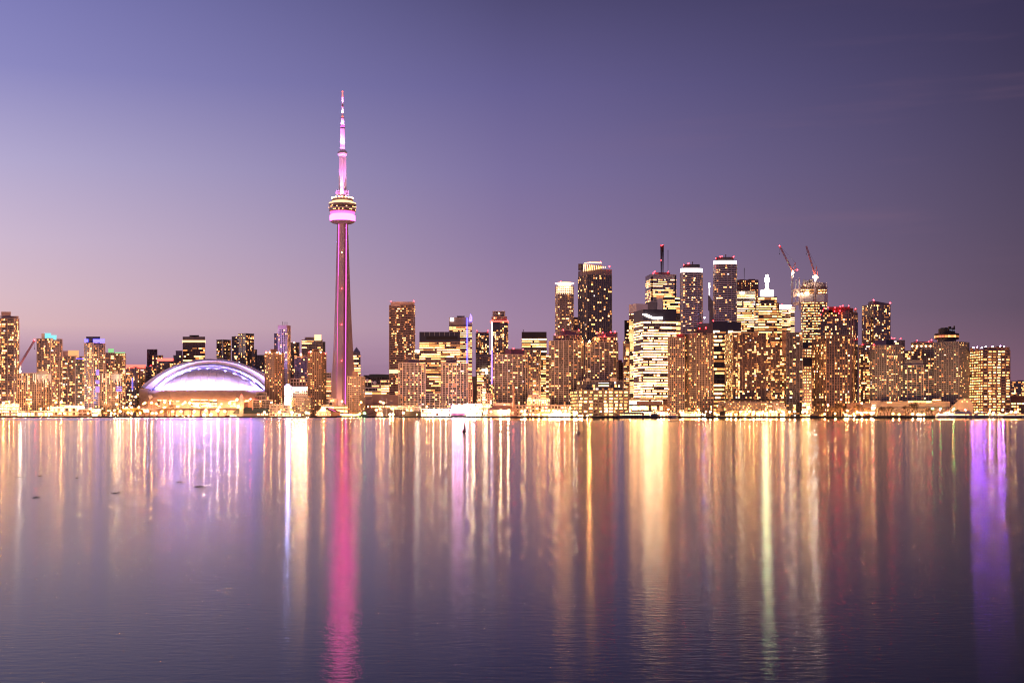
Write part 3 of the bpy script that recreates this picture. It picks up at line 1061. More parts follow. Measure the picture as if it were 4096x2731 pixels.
B("apartment_tower", "white balconied round cornered tower with a white glowing crown, shorter of the pair", "building", (2722, 2809), 1092, 2150, "band", shape="soft", p=0.26,
  ph=((2732, 2799, 1058, 1073, "black_metal", 7),), bands=((1073, 1090, "band_white"),), band_off=0.3, red=((2735, 1060), (2752, 1055), (2755, 1053)), masts=((2770, 1058, 1047, 2.0),))
B("apartment_tower", "white balconied round cornered tower with a white glowing crown, taller of the pair", "building", (2855, 2946), 1059, 2150, "band", shape="soft", p=0.24,
  ph=((2862, 2935, 1029, 1042, "black_metal", 7),), bands=((1042, 1057, "band_white"),), band_off=0.3, red=((2863, 1033), (2881, 1027), (2888, 1025), (2934, 1028)), masts=((2903, 1030, 1018, 2.0),))
B("apartment_tower", "lattice windowed condo with orange piers, before the bright bank office", "building", (2672, 2738), 1352, 1815, "punch", wall="conc_beige", glass="glass_dark",
  p=0.30, h=3.0, cw=2.6, pw=0.7, sh=0.7, pal="warm", ph=((2706, 2738, 1336, 1353, "brown_stone"),), red=((2718, 1335),))
B("apartment_tower", "dark twin faced condo beside the lattice windowed one", "building", (2736, 2786, 2854), 1333, 1805, "punch", wall="conc_beige", glass="glass_dark",
  p=0.26, h=3.0, cw=2.7, pw=0.6, sh=0.6, pal="warm", ph=((2786, 2826, 1314, 1335, "navy"),), red=((2798, 1313), (2823, 1311)))
B("office_tower", "navy topped office with long lit ribbon floors", "building", (2852, 2964), 1287, 2010, "office", p=0.80, h=6.2, sh=2.0, wall="navy", glass="glass_blue", blank_top=14, blank_mat="navy", pal="office",
  panels=((2853, 2878, 1322, 1329, "sign_warm"), (2913, 2932, 1322, 1329, "sign_warm")))
B("office_block", "tan stepped rooftop block between the two white crowned towers", "building", (2797, 2854), 1294, 2120, "blank", wall="brown_stone", glass="brown_stone", red=((2802, 1293), (2853, 1283)),
  spots=((2818, 1271, "lamp_blue"),))
B("apartment_tower", "huge brown slab condo with a dense grid of balconies", "building", (2900, 2932, 3147), 1332, 1835, "condo_dark",
  p=0.36, h=2.8, cw=3.4, wall="brown_stone", glass="glass_brown", pe=2, ph=((2942, 3032, 1331, 1345, "brown_stone", 3),), pal="warm")
B("apartment_tower", "near black slab butting on the huge brown balconied slab", "building", (3144, 3211), 1330, 1830, "glass", p=0.30, h=2.8, cw=5.0, pal="warm", wall="conc_dark", run=1,
  ph=((3128, 3146, 1326, 1420, "brown_stone"),))
B("office_tower", "dark red granite tower with a stepped jagged top", "building", (2950, 3033), 1122, 2520, "punch", p=0.42, wall="red_granite", glass="glass_dark", pal="amber", h=4.2,
  ph=((2960, 2975, 1118, 1124, "red_granite"), (2994, 3020, 1117, 1124, "red_granite")), masts=((2977, 1122, 1072, 1.3), (2995, 1166, 1130, 1.2)), red=((3024, 1121),))
B("office_tower", "cream tower blazing with lit floors, before the red granite tower", "building", (2948, 3021), 1165, 2320, "office", p=0.93, pal="white", wall="conc_pale", h=3.9, blank_top=6, blank_mat="conc_pale",
  panels=((2962, 2976, 1169, 1176, "sign_white"),))
B("office_tower", "stepped office crowned by a white lantern column", "building", (3017, 3034, 3108, 3127), 1240, 2250, "office", p=0.72, h=4.6, wall="brown_stone", glass="glass_brown",
  tiers=(((3026, 3038, 3104, 3117), 1213, 2256, "office", {"p": 0.7, "h": 4.0, "wall": "brown_stone", "zb": 1241, "mode": "rand"}),
         ((3033, 3044, 3098, 3107), 1189, 2262, "office", {"p": 0.7, "h": 4.0, "wall": "brown_stone", "zb": 1214, "mode": "rand"})))
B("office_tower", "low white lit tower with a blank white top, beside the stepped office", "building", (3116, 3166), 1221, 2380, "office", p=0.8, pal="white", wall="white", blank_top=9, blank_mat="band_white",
  tiers=(((3162, 3178), 1228, 2375, "office", {"p": 0.95, "pal": "glare", "wall": "white"}),), red=((3127, 1218),))
B("apartment_tower", "red lamped black condo with white piers, many red beacons on its roof", "building", (3283, 3396, 3431), 1245, 1960, "glass", p=0.30, h=3.4, cw=3.2, pal="warm", shape=None,
  ph=((3315, 3400, 1228, 1247, "brick_dark"), (3290, 3330, 1240, 1247, "dark_metal"), (3400, 3412, 1233, 1247, "brick_dark"), (3416, 3428, 1236, 1247, "conc_pale", 2)),
  red=((3297, 1233), (3312, 1230), (3340, 1230), (3361, 1226), (3371, 1223), (3395, 1223), (3360, 1243), (3338, 1245), (3422, 1235), (3291, 1243), (3355, 1253), (3282, 1258)),
  fins=((3404, 1250, 1610, 2.6, "pink_wall"), (3414, 1250, 1610, 2.0, "pink_wall")))
B("apartment_tower", "dark brown condo split by a blank grey pier", "building", (3250, 3306, 3400), 1342, 1825, "condo_dark", p=0.30, h=3.6, cw=4.0, wall="brown_stone", glass="glass_dark", pe=1, pw=0.9, run=1, pal="warm")
B("office_block", "lit gridded office squeezed behind the near black slab", "building", (3206, 3256), 1396, 1905, "punch", p=0.85, wall="conc_tan", pal="office", h=4.2, tiers=(((3206, 3232), 1370, 1908, "blank", {"wall": "navy", "glass": "navy", "zb": 1397}),),
  panels=((3208, 3250, 1432, 1464, "navy"),))
# ---- east end
B("apartment_tower", "tall wedge roofed condo with two red lamps", "building", (3450, 3494, 3561), 1218, 2200, "condo", p=0.34, h=3.2, wall="conc_tan", blank_top=0, sp=0.5)
B("apartment_tower", "warm lit stepped condo beside the bow fronted hotel", "building", (3435, 3484), 1382, 1960, "condo", p=0.6, wall="brown_stone", red=((3450, 1379),),
  tiers=(((3450, 3480), 1378, 1965, "condo", {"p": 0.5}),))
B("apartment_tower", "round shouldered lit condo leaning on the wedge roofed one", "building", (3449, 3483), 1268, 2190, "condo", p=0.62, shape="soft")
B("hotel", "wide bow fronted hotel with rows of tiny balconies, grey box on its roof", "hotel", (3481, 3610), 1383, 1840, "hotel", shape="bow", p=0.34,
  ph=((3500, 3545, 1361, 1385, "conc_grey", 18), (3545, 3574, 1359, 1385, "navy", 20), (3484, 3498, 1378, 1385, "conc_grey", 30)), red=((3495, 1378),))
B("apartment_tower", "pale balconied condo behind the bow fronted hotel, three red lamps", "building", (3573, 3618), 1362, 2060, "condo", p=0.3, red=((3567, 1352), (3577, 1352), (3602, 1354), (3610, 1398)))
B("apartment_tower", "stepped grey condo with a row of bright roof lamps and two red beacons", "building", (3645, 3738), 1371, 1960, "condo", p=0.36, wall="conc_grey",
  tiers=(((3616, 3660), 1404, 1970, "condo", {"p": 0.45, "wall": "conc_grey"}),), spots=tuple((3650 + 18 * i, 1384, "pod_lamp") for i in range(6)),
  ph=((3656, 3734, 1367, 1373, "conc_grey", 6),), red=((3669, 1361), (3726, 1360), (3715, 1366)))
B("apartment_block", "white gridded glass block with a grey attic between the two hotels", "building", (3610, 3694), 1461, 1855, "grid", p=0.30, glass="glass_teal", wall="conc_pale", cw=3.4,
  tiers=(((3692, 3736), 1478, 1862, "grid", {"p": 0.3, "glass": "glass_teal", "wall": "conc_pale"}),), ph=((3618, 3692, 1440, 1463, "conc_grey", 4),))
B("hotel", "grey grid fronted hotel topped by a round revolving restaurant", "hotel", (3737, 3834, 3876), 1368, 1835, "hotel", p=0.2)
B("office_block", "brightly lit brown office at the east end, violet lights on its roof", "building", (3878, 3932, 4040), 1402, 1835, "punch", p=0.88, h=3.65, cw=6.6, sh=1.5, pw=1.0, wall="brown_stone", pal="office",
  ph=((3960, 4038, 1389, 1404, "brown_stone", 4), (3934, 3962, 1391, 1404, "brown_stone", 4), (3880, 3894, 1392, 1404, "brown_stone", 16), (3901, 3915, 1392, 1404, "brown_stone", 10),
      (3986, 4012, 1386, 1391, "navy", 8)))
B("apartment_tower", "distant orange lit condo at the far east end", "building", (4042, 4120), 1525, 2330, "condo", p=0.6, pal="warm", ph=((4070, 4094, 1521, 1527, "conc_dark"),))
B("warehouse_block", "low red brown shed with three lit floors at the east edge", "building", (4044, 4130), 1583, 1850, "shop", p=0.75, wall="brick_dark", blank_top=9, blank_mat="brick_dark", h=4, pal="office")

# ---- low buildings along the water
B("pavilion", "open deck pavilion with three rows of white lights, west end of the quay", "pavilion", (-40, 76), 1619, 1742, "shop", h=3.4, cw=2.6, p=0.9, pal="glare", wall="conc_dark", run=3, sh=1.5,
  ph=((16, 34, 1611, 1621, "brick_dark"),))
B("shop_row", "row of dazzling shop fronts under the first white framed block", "shop", (72, 204), 1645, 1738, "shop", h=4.4, cw=4.4, p=0.55, pal="glare", pw=0.9)
B("shop_row", "long two storey shop building with wide white windows", "shop", (202, 318), 1632, 1742, "shop", h=5, cw=5.2, p=0.5, pal="glare", pw=1.0, sh=1.5, panels=((203, 250, 1627, 1630, "band_warm"),))
B("station_hall", "low hall with a glaring white canopy strip, behind the shops", "building", (243, 337), 1622, 1790, "shop", p=0.6, pal="bright", panels=((258, 335, 1626, 1632, "sign_white"),))
B("boat_house", "dark flat boathouse with pale door panel on the quay", "building", (312, 366), 1638, 1735, "shop", p=0.2, wall="conc_dark", cw=6)
B("kiosk", "row of pale lit kiosks beside the yellow lit trees", "kiosk", (366, 404), 1637, 1740, "shop", p=0.6, wall="conc_pale", pal="bright")
B("apartment_block", "stepped dark terrace condo before the brown brick tower", "building", (1011, 1090), 1600, 1800, "condo_dark", p=0.28, wall="conc_grey", h=2.9,
  tiers=(((1018, 1076), 1583, 1806, "condo_dark", {"p": 0.35, "zb": 1600}), ((1026, 1066), 1571, 1812, "condo_dark", {"p": 0.3, "zb": 1584})))
B("apartment_block", "low terraced condo with lit balconies under a zigzag truss", "building", (1079, 1168), 1622, 1770, "condo", p=0.5, wall="conc_tan", pal="amber")
B("apartment_block", "dark brown condo block with a pale flagpole, near the small marina", "building", (1167, 1216, 1243), 1594, 1778, "punch", p=0.3, wall="conc_dark", pal="amber", h=3, ph=((1184, 1230, 1578, 1596, "conc_dark"),))
B("shop_row", "low glazed arcade glowing along the water below the terraced condo", "shop", (1079, 1203), 1654, 1732, "shop", h=3.6, cw=3.4, p=0.95, pal="bright")
B("parking_garage", "two level garage blazing with white strip lights", "garage", (1285, 1391), 1622, 1785, "shop", h=4.6, cw=4.6, p=1.0, pal="glare", run=4, pe=4)
B("ticket_hall", "small white lit panel block at the great tower's foot", "building", (1316, 1331), 1593, 1805, "shop", p=0.7, pal="bright", wall="conc_pale", zb=1640)
B("market_tents", "cluster of brightly lit pavilion stalls by the stage", "pavilion", (1686, 1802), 1637, 1745, "shop", h=4, cw=3.4, p=1.0, pal="glare", wall="white")
B("shop_row", "white lit hall with blinding lamps next to the stage", "shop", (1866, 1924), 1617, 1755, "shop", h=5, cw=3.4, p=1.0, pal="glare", wall="white")
B("shop_row", "small lit gable front between the white hall and the brick powerhouse", "shop", (1925, 1962), 1616, 1765, "shop", h=5, cw=3.0, p=0.8, pal="glare", wall="conc_pale")
B("kiosk", "slim lit stair tower behind the brick powerhouse", "kiosk", (1960, 1974), 1601, 1790, "shop", h=2.6, cw=2.4, p=0.95, pal="glare", wall="white")
B("shop_row", "long pink concrete arcade with orange lamps below the dark curved condos", "shop", (2063, 2282), 1623, 1800, "punch", p=0.45, wall="pink_wall", pal="bright", h=4.2, cw=4.4)
B("parking_garage", "white lit garage of three decks on top of the pink arcade", "garage", (2108, 2200), 1597, 1815, "shop", h=2.9, cw=2.8, p=1.0, pal="glare", run=3, zb=1623, wall="white")
B("entrance_hall", "glaring glass lobby at the foot of the bright bank office", "building", (2516, 2672), 1596, 1860, "shop", h=6.5, cw=4, p=1.0, pal="blaze", wall="conc_pale", run=4,
  panels=((2546, 2650, 1604, 1619, "pink_wall"), (2651, 2673, 1601, 1645, "brown_stone")))
B("shop_row", "row of white glowing awnings under the lattice windowed condo", "shop", (2722, 2802), 1650, 1735, "shop", h=4.6, cw=2.4, p=1.0, pal="glare", wall="white")
B("shop_row", "lit lower arcade with garden lamps below the sloping terraces", "shop", (2900, 3140), 1643, 1748, "shop", h=4.5, cw=3.2, p=0.65, pal="bright", wall="conc_dark")
B("office_block", "small block with a blinding lamp and white lit floors beside the dark trees", "building", (3208, 3240), 1611, 1790, "shop", h=2.6, cw=2.6, p=0.95, pal="glare", wall="conc_beige")
B("podium_block", "long tan hotel podium with dark bands behind the bare trees", "building", (3387, 3484), 1613, 1800, "blank", wall="brown_stone", glass="brown_stone",
  panels=((3450, 3481, 1613, 1618, "conc_dark"), (3450, 3481, 1622, 1629, "conc_dark"), (3420, 3500, 1646, 1652, "w_warm")))
B("podium_block", "sloping tan podium end with two white lit windows", "building", (3481, 3522), 1603, 1803, "blank", wall="conc_beige", glass="conc_beige",
  panels=((3489, 3501, 1618, 1622, "sign_warm"), (3486, 3501, 1629, 1635, "sign_white")))
B("podium_block", "long low concrete podium with a strip of lit restaurant windows", "building", (3520, 3800), 1607, 1805, "blank", wall="conc_tan", glass="conc_tan",
  panels=((3632, 3655, 1603, 1610, "w_warm"), (3657, 3679, 1603, 1610, "w_amber"), (3681, 3702, 1603, 1610, "w_amber"), (3704, 3726, 1603, 1610, "w_warm"), (3520, 3800, 1625, 1634, "conc_dark"),
          (3730, 3764, 1597, 1602, "w_warm"), (3548, 3568, 1606, 1611, "w_warm")))

build_table()


def root_of(words):
    for k, v in ROOTS.items():
        if words in k:
            return v
    raise KeyError(words)


# ------------------------------------------------------------------ ground, water
mb = MB()
mb.prism([(-6000, 1700), (6000, 1700), (9000, 12000), (-9000, 12000)], -3, G0, 0)
structure("ground", mb, ["paving"])
mb = MB()
mb.prism([(-2600, 1698.2), (2600, 1698.2), (2600, 1700.6), (-2600, 1700.6)], -2.5, 1.9, 0)
for k in range(26):          # finger piers and landing stages of uneven length
    xq = -760 + 61 * k + 23 * math.sin(k * 2.3)
    mb.box((xq, 1693 - 3 * abs(math.sin(k * 1.7)), 0.2 + 0.35 * abs(math.sin(k * 3.1))), (9 + 14 * abs(math.sin(k * 1.3)), 9 + 6 * abs(math.sin(k * 1.7)), 1.9), 0)
for i in range(130):
    mb.box((-1300 + i * 20, 1697.9, 0.3), (0.8, 0.8, 2.6), 0)
structure("quay_edge", mb, ["quay_stone"])
mb = MB()
mb.prism([(-6000, 1770), (6000, 1770), (6000, 1779), (-6000, 1779)], G0, G0 + 0.012, 0)
structure("road", mb, ["asphalt"])
mb = MB()
mb.face([(-6000, -400, 0), (6000, -400, 0), (6000, 1702, 0), (-6000, 1702, 0)])
wo = structure("water", mb, ["asphalt"])
wm = bpy.data.materials.new("lake_water")
wm.use_nodes = True
t = wm.node_tree
t.nodes.remove(t.nodes["Principled BSDF"])
gl = N(t, "ShaderNodeBsdfGlossy", distribution="BECKMANN")
gl.inputs["Color"].default_value = (1, 1, 1, 1)
gl.inputs["Anisotropy"].default_value = 0.42      # wavelets run across the line of sight
tan = N(t, "ShaderNodeCombineXYZ")
tan.inputs[0].default_value = 1.0
t.links.new(tan.outputs[0], gl.inputs["Tangent"])
deep = N(t, "ShaderNodeBsdfDiffuse")
deep.inputs["Color"].default_value = (0.010, 0.012, 0.024, 1)
fre = N(t, "ShaderNodeFresnel")
fre.inputs["IOR"].default_value = 1.333
wmix = N(t, "ShaderNodeMixShader")
t.links.new(math_node(t, "POWER", fre.outputs[0], 1.35), wmix.inputs[0])   # wavelets hide part of each other and dull the mirror
t.links.new(deep.outputs[0], wmix.inputs[1])
t.links.new(gl.outputs[0], wmix.inputs[2])
t.links.new(wmix.outputs[0], t.nodes["Material Output"].inputs["Surface"])
geo = N(t, "ShaderNodeNewGeometry")
sp = N(t, "ShaderNodeSeparateXYZ")
t.links.new(geo.outputs["Position"], sp.inputs[0])
# ruffled patches: the breeze lies in long bands across the lake
cb = N(t, "ShaderNodeCombineXYZ")
t.links.new(math_node(t, "MULTIPLY", sp.outputs[0], 0.004), cb.inputs[0])
t.links.new(math_node(t, "MULTIPLY", sp.outputs[1], 0.03), cb.inputs[1])
n0 = N(t, "ShaderNodeTexNoise")
n0.inputs["Scale"].default_value = 1.0
n0.inputs["Detail"].default_value = 4
t.links.new(cb.outputs[0], n0.inputs["Vector"])
rr = N(t, "ShaderNodeMapRange")
rr.inputs[1].default_value = 0.3
rr.inputs[2].default_value = 0.7
rr.inputs[3].default_value = 0.142
rr.inputs[4].default_value = 0.158
t.links.new(n0.outputs[0], rr.inputs[0])
# off the quay a breeze ruffles the west half while the east half lies still
far = N(t, "ShaderNodeMapRange")
far.interpolation_type = "SMOOTHSTEP"
far.inputs[1].default_value = 900
far.inputs[2].default_value = 980
t.links.new(math_node(t, "ADD", sp.outputs[1], math_node(t, "MULTIPLY", n0.outputs[0], 30)), far.inputs[0])
ew = N(t, "ShaderNodeMapRange")
ew.inputs[1].default_value = -260
ew.inputs[2].default_value = 20
ew.inputs[3].default_value = 0.27
ew.inputs[4].default_value = 0.04
t.links.new(sp.outputs[0], ew.inputs[0])
rmix = N(t, "ShaderNodeMix", data_type="FLOAT")
t.links.new(far.outputs[0], rmix.inputs[0])
t.links.new(rr.outputs[0], rmix.inputs[2])
t.links.new(ew.outputs[0], rmix.inputs[3])
t.links.new(rmix.outputs[0], gl.inputs["Roughness"])
# small ripples, only felt close to the viewer
cb2 = N(t, "ShaderNodeCombineXYZ")
t.links.new(math_node(t, "MULTIPLY", sp.outputs[0], 2.2), cb2.inputs[0])
t.links.new(math_node(t, "MULTIPLY", sp.outputs[1], 5.0), cb2.inputs[1])
n1 = N(t, "ShaderNodeTexNoise")
n1.inputs["Scale"].default_value = 1.0
n1.inputs["Detail"].default_value = 3
t.links.new(cb2.outputs[0], n1.inputs["Vector"])
bp = N(t, "ShaderNodeBump")
bp.inputs["Distance"].default_value = 0.010
t.links.new(n1.outputs[0], bp.inputs["Height"])
t.links.new(math_node(t, "DIVIDE", 16.0, math_node(t, "MAXIMUM", sp.outputs[1], 16.0), True), bp.inputs["Strength"])
t.links.new(bp.outputs[0], gl.inputs["Normal"])
wo.data.materials[0] = wm

# ------------------------------------------------------------------ the great tower
TY = 2187.0
tx = (1370 - 2048) / F * TY
base = Vector((tx, TY, G0))
tower = empty("observation_tower", base, "immense slender concrete tower with a round pod and a pink lit mast", "tower")


def tz(y):
    return Zof(y, TY)


def ysec(z, r, wl, core):
    """Y shaped section: one leg towards the viewer, two splayed back"""
    pts = []
    for k in range(3):
        a = math.radians(-96 + 120 * k)
        d = Vector((math.cos(a), math.sin(a)))
        n = Vector((-d.y, d.x))
        tip = d * r
        inner = d * core
        # valley before the leg
        pts.append(tuple(inner - n * wl * 0.62))
        pts.append(tuple(tip - n * wl * 0.5))
        pts.append(tuple(tip + n * wl * 0.5))
        pts.append(tuple(inner + n * wl * 0.62))
    return [(tx + p[0], TY + p[1], z) for p in pts]


mb = MB()
secs = []
for y, hw, wl in ((1664, 56, 9.0), (1560, 48.0, 9.0), (1450, 41.0, 9.0), (1330, 35.0, 8.9), (1200, 29.5, 8.8), (1080, 26, 8.6), (980, 23, 8.4), (895, 20.5, 8.2)):
    R_ = hw / F * TY / 0.87 - 1.5
    secs.append(ysec(tz(y), R_, wl, 6.3))
for a, c in zip(secs, secs[1:]):
    n = len(a)
    for i in range(n):
        j = (i + 1) % n
        mb.face([a[i], a[j], c[j], c[i]], 0)
mb.face(secs[-1])
mb.build("shaft", ["cn_conc"], tower)
# pink lift lights in the two valleys: ladders of lamps
for sx0, sx1, in ((1348.8, 1355.2), (1381, 1385.6)):
    m = MB()
    y = 1614.0
    while y > 897:
        f = (1614 - y) / (1614 - 897)
        xx = sx0 + (sx1 - sx0) * f
        rr_ = 9.6 + 3.0 * (1 - f)
        p = P(xx, y, TY - rr_)
        m.box((p.x, p.y, p.z), (1.7, 1.2, 1.25), 0)
        y -= 4.0
    m.build("light_strip", ["pink_led"], tower)
    m = MB()
    m.bar(P(sx0, 1616, TY - 10.2), P(sx1, 895, TY - 7.2), 2.5, 0)
    m.build("lift_track", ["cn_core"], tower)
for y in (1010, 1154, 1298, 1443):
    f = (1614 - y) / 717
    rad = 30 - 13 * f
    m = MB()
    p = P(1367, y, TY - rad)
    m.sphere(p, 0.8)
    m.build("beacon", ["pod_lamp" if y == 1010 else "beacon_red"], tower)


def lathe_part(name, prof, mat, n=40, smooth=True, parent=tower):
    m = MB()
    m.lathe([(w / F * TY, tz(y) - G0) for w, y in prof], (tx, TY, G0), n, 0)
    return m.build(name, [mat], parent, smooth)


lathe_part("pod_base", [(20, 897), (40, 893), (47, 889), (50, 886)], "cn_core")
lathe_part("radome", [(44, 886.5), (50.5, 881), (51.5, 872), (50, 863), (45, 859), (40, 858)], "radome_glow")
lathe_part("pod_lower_ring", [(46, 850), (50.5, 849), (51, 847)], "conc_pale")
lathe_part("pod_light_ring", [(40, 858), (46.5, 856.5), (48.5, 850)], "pink_led")
lathe_part("pod_windows", [(51, 847), (53, 845), (53.5, 832), (52.5, 829.5), (53, 828), (53.5, 823)], "glass_brown", smooth=False)
m = MB()
m.lathe([(54.2 / F * TY, tz(838.5) - G0), (54.2 / F * TY, tz(834.5) - G0)], (tx, TY, G0), 40, 0)
m.build("pod_rail", ["conc_pale"], tower)
m = MB()
for i in range(44):
    a = 2 * math.pi * i / 44
    if R.random() < 0.8:
        m.box((tx + math.cos(a) * 53.9 / F * TY, TY + math.sin(a) * 53.9 / F * TY, tz(R.choice((842, 831, 827)))), (0.4, 2.0, 1.1), 0, a)
m.build("pod_window_lights", ["w_warm"], tower)["kind"] = "stuff"
lathe_part("pod_deck", [(53.5, 823), (55, 821), (55, 818), (48, 816)], "conc_beige")
m = MB()
for i in range(30):
    a = 2 * math.pi * i / 30
    m.sphere((tx + math.cos(a) * 52 / F * TY, TY + math.sin(a) * 52 / F * TY, tz(818) + 1.6), 1.0, 0, 6, 4)
m.build("deck_lamps", ["band_warm"], tower)["kind"] = "stuff"
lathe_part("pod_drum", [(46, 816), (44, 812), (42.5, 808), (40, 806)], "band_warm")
lathe_part("pod_roof", [(42, 806), (42.5, 797), (40, 796)], "conc_beige")
for i in range(20):
    a = 2 * math.pi * i / 20 + 0.1
    q = (tx + math.cos(a) * 42 / F * TY, TY + math.sin(a) * 42 / F * TY, tz(793.5))
    m = MB()
    m.sphere(q, 1.0, 0, 6, 4)
    m.bar(q, (q[0], q[1], tz(797)), 0.3, 1)
    m.build("roof_lamp", ["pod_lamp", "steel"], tower)
m = MB()
for k in range(3):
    a = math.radians(-30 + 120 * k)
    m.box((tx + math.cos(a) * 8, TY + math.sin(a) * 8, tz(772)), (5.5, 6.5, 7.5), 0, a)
m.box((tx, TY, tz(783)), (11, 11, 12), 1)
m.build("equipment_box", ["steel", "cn_core"], tower)
m = MB()
secs = [ysec(tz(y), r, w, 3.6) for y, r, w in ((797, 6.6, 5.4), (700, 6.0, 5.0), (624, 5.5, 4.6))]
for a, c in zip(secs, secs[1:]):
    for i in range(12):
        j = (i + 1) % 12
        m.face([a[i], a[j], c[j], c[i]], 0)
m.build("upper_shaft", ["mast_white"], tower)
lathe_part("sky_pod", [(13, 626), (17.5, 620), (18.8, 615), (19, 611.5), (18.5, 610), (15, 604.5), (11, 601)], "mast_white", 28)
m = MB()
for i in range(26):
    a = 2 * math.pi * i / 26
    m.box((tx + math.cos(a) * 18.9 / F * TY, TY + math.sin(a) * 18.9 / F * TY, tz(612.5)), (0.5, 1.3, 1.0), 0, a)
m.build("sky_pod_windows", ["dark_metal"], tower)["kind"] = "stuff"
lathe_part("mast", [(10, 603), (9.3, 515), (8.6, 515.2)], "mast_white", 16)
lathe_part("mast_collar", [(9.6, 515), (9.6, 511), (7.6, 510.8)], "dark_metal", 16)
lathe_part("mast_light", [(8.0, 511), (8.0, 505), (6.8, 504.8)], "pink_led", 16)
lathe_part("mast", [(7.2, 505), (6.8, 474), (4.0, 473.8)], "mast_white", 16)
lathe_part("mast_collar", [(7.1, 474), (7.1, 471), (3.6, 470.8)], "dark_metal", 16)
lathe_part("mast_light", [(4.4, 471), (4.4, 466), (3.6, 465.8)], "band_red", 16)
lathe_part("mast", [(3.8, 466), (3.5, 428), (2.0, 427.8)], "mast_white", 16)
lathe_part("mast_collar", [(3.8, 428), (3.8, 420), (2.0, 419.8)], "brick_dark", 16)
lathe_part("mast", [(3.4, 420), (3.0, 389), (2.0, 388.8)], "mast_white", 16)
lathe_part("mast_tip", [(2.8, 389), (1.7, 371), (3.0, 369.5), (3.0, 366), (1.0, 364)], "band_red", 12)
# floodlights of the tower: magenta lamps at the foot of each stage, aimed up
PINK = (1.0, 0.26, 0.90)
for k in range(5):
    a = math.radians(-160 + 35 * k)
    d = Vector((math.cos(a), math.sin(a), 0))
    for y0_, r_, yt_, pw_, an_ in ((792, 14, 640, 230000, 26), (792, 13, 730, 50000, 60), (608, 10.5, 524, 150000, 30), (608, 10, 570, 8000, 60), (508, 6.5, 478, 22000, 50), (468, 6.0, 432, 42000, 36), (423, 5.0, 392, 34000, 40)):
        light("SPOT", "floodlight", Vector((tx, TY, tz(y0_))) + d * r_, pw_, PINK, tower, 0.4, Vector((tx, TY, tz(yt_))), an_, 1.0)
# warm street floods washing the foot of the shaft
for dx in (-34, -6, 30):
    light("SPOT", "floodlight", (tx + dx, TY - 62, G0 + 7), 130000, (1.0, 0.44, 0.30), tower, 1.0, (tx, TY, 40), 90, 1.0)

# ------------------------------------------------------------------ domed stadium
SY = 2110.0
S = SY / F / 3.016          # metres per pixel of the sketch the arcs were fitted on
scx = (845 - 2048) / F * SY  # axis
zr = Zof(1564, SY)          # rim height
stad = empty("stadium", (scx, SY, G0), "huge domed stadium with a white roof flooded in violet and blue light", "stadium")


def arc(apex, rad, dx):
    return 1157 - (apex + rad - math.sqrt(max(0, rad * rad - dx * dx)))


def arcpts(apex, rad, half, y, n=48, zmin=-400):
    res = []
    for i in range(n + 1):
        dx = -half + 2 * half * i / n
        res.append(((scx + dx * S) * y / SY, y, zr + max(zmin, arc(apex, rad, dx)) * S))
    return res


def strip(m, A, B_, mi=0):
    for i in range(len(A) - 1):
        m.face([A[i], A[i + 1], B_[i + 1], B_[i]], mi)


outer = arcpts(757, 1212, 850, SY + 26)
crease = arcpts(787, 1128, 800, SY)
lower = arcpts(848, 950, 700, SY - 5)
inner0 = arcpts(852, 950, 700, SY + 2)
inner1 = arcpts(873, 900, 690, SY + 1)
back = arcpts(790, 1150, 760, SY + 110)
m = MB()
mid = arcpts(770, 1170, 826, SY + 12)
strip(m, crease, mid)
strip(m, mid, [(p[0], p[1] + 0.2, p[2] + 1.0) for p in mid])
strip(m, [(p[0], p[1] + 0.2, p[2] + 1.0) for p in mid], outer)
strip(m, outer, back)
m.build("roof_shell", ["roof_panel"], stad)
m = MB()
strip(m, lower, crease)
strip(m, inner0, lower)
m.build("roof_arch", ["roof_panel"], stad)
m = MB()
strip(m, [(p[0], p[1] - 0.6, p[2] + 0.1) for p in inner0], [(p[0], p[1] - 7.2, p[2] + 0.9) for p in lower])
m.build("roof_seam", ["navy"], stad)
m = MB()
strip(m, inner1, inner0)
m.build("inner_arch", ["roof_panel"], stad)
# nested quarter dome bulging to the water
m = MB()
ns, ntt = 44, 14
grid = []
for i in range(ns + 1):
    s_ = -1 + 2 * i / ns
    bx_ = s_ * 655
    tx_ = s_ * 600
    bz = max(0, arc(875, 836, max(-640, min(640, tx_))))
    dep = 62 * math.sqrt(max(0, 1 - s_ * s_))
    col = []
    for j in range(ntt + 1):
        a = math.pi / 2 * j / ntt
        f = math.sin(a)
        col.append((scx + (bx_ + (tx_ - bx_) * f) * S, SY - 2 - dep * math.cos(a), zr + bz * S * f + 0.2))
    grid.append(col)
for i in range(ns):
    for j in range(ntt):
        m.face([grid[i][j], grid[i + 1][j], grid[i + 1][j + 1], grid[i][j + 1]], 0)
m.build("inner_dome", ["roof_panel"], stad, True)
for i in range(6, ns - 4, 3):
    m = MB()
    for j in range(ntt - 1):
        p, q = Vector(grid[i][j]), Vector(grid[i][j + 1])
        m.bar(p + Vector((0, -0.25, 0.15)), q + Vector((0, -0.25, 0.15)), 0.55, 0)
    m.build("roof_rib", ["white"], stad)
# side wedges of the arch
for sgn in (-1, 1):
    m = MB()
    p0 = (scx + sgn * 838 * S, SY + 24, zr + 50 * S)
    p1 = (scx + sgn * 660 * S, SY - 8, zr + 48 * S)
    p2 = (scx + sgn * 680 * S, SY - 8, zr)
    p3 = (scx + sgn * 780 * S, SY + 6, zr)
    m.face([p0, p1, p2, p3] if sgn > 0 else [p3, p2, p1, p0], 0)
    m.build("arch_foot", ["roof_panel"], stad)
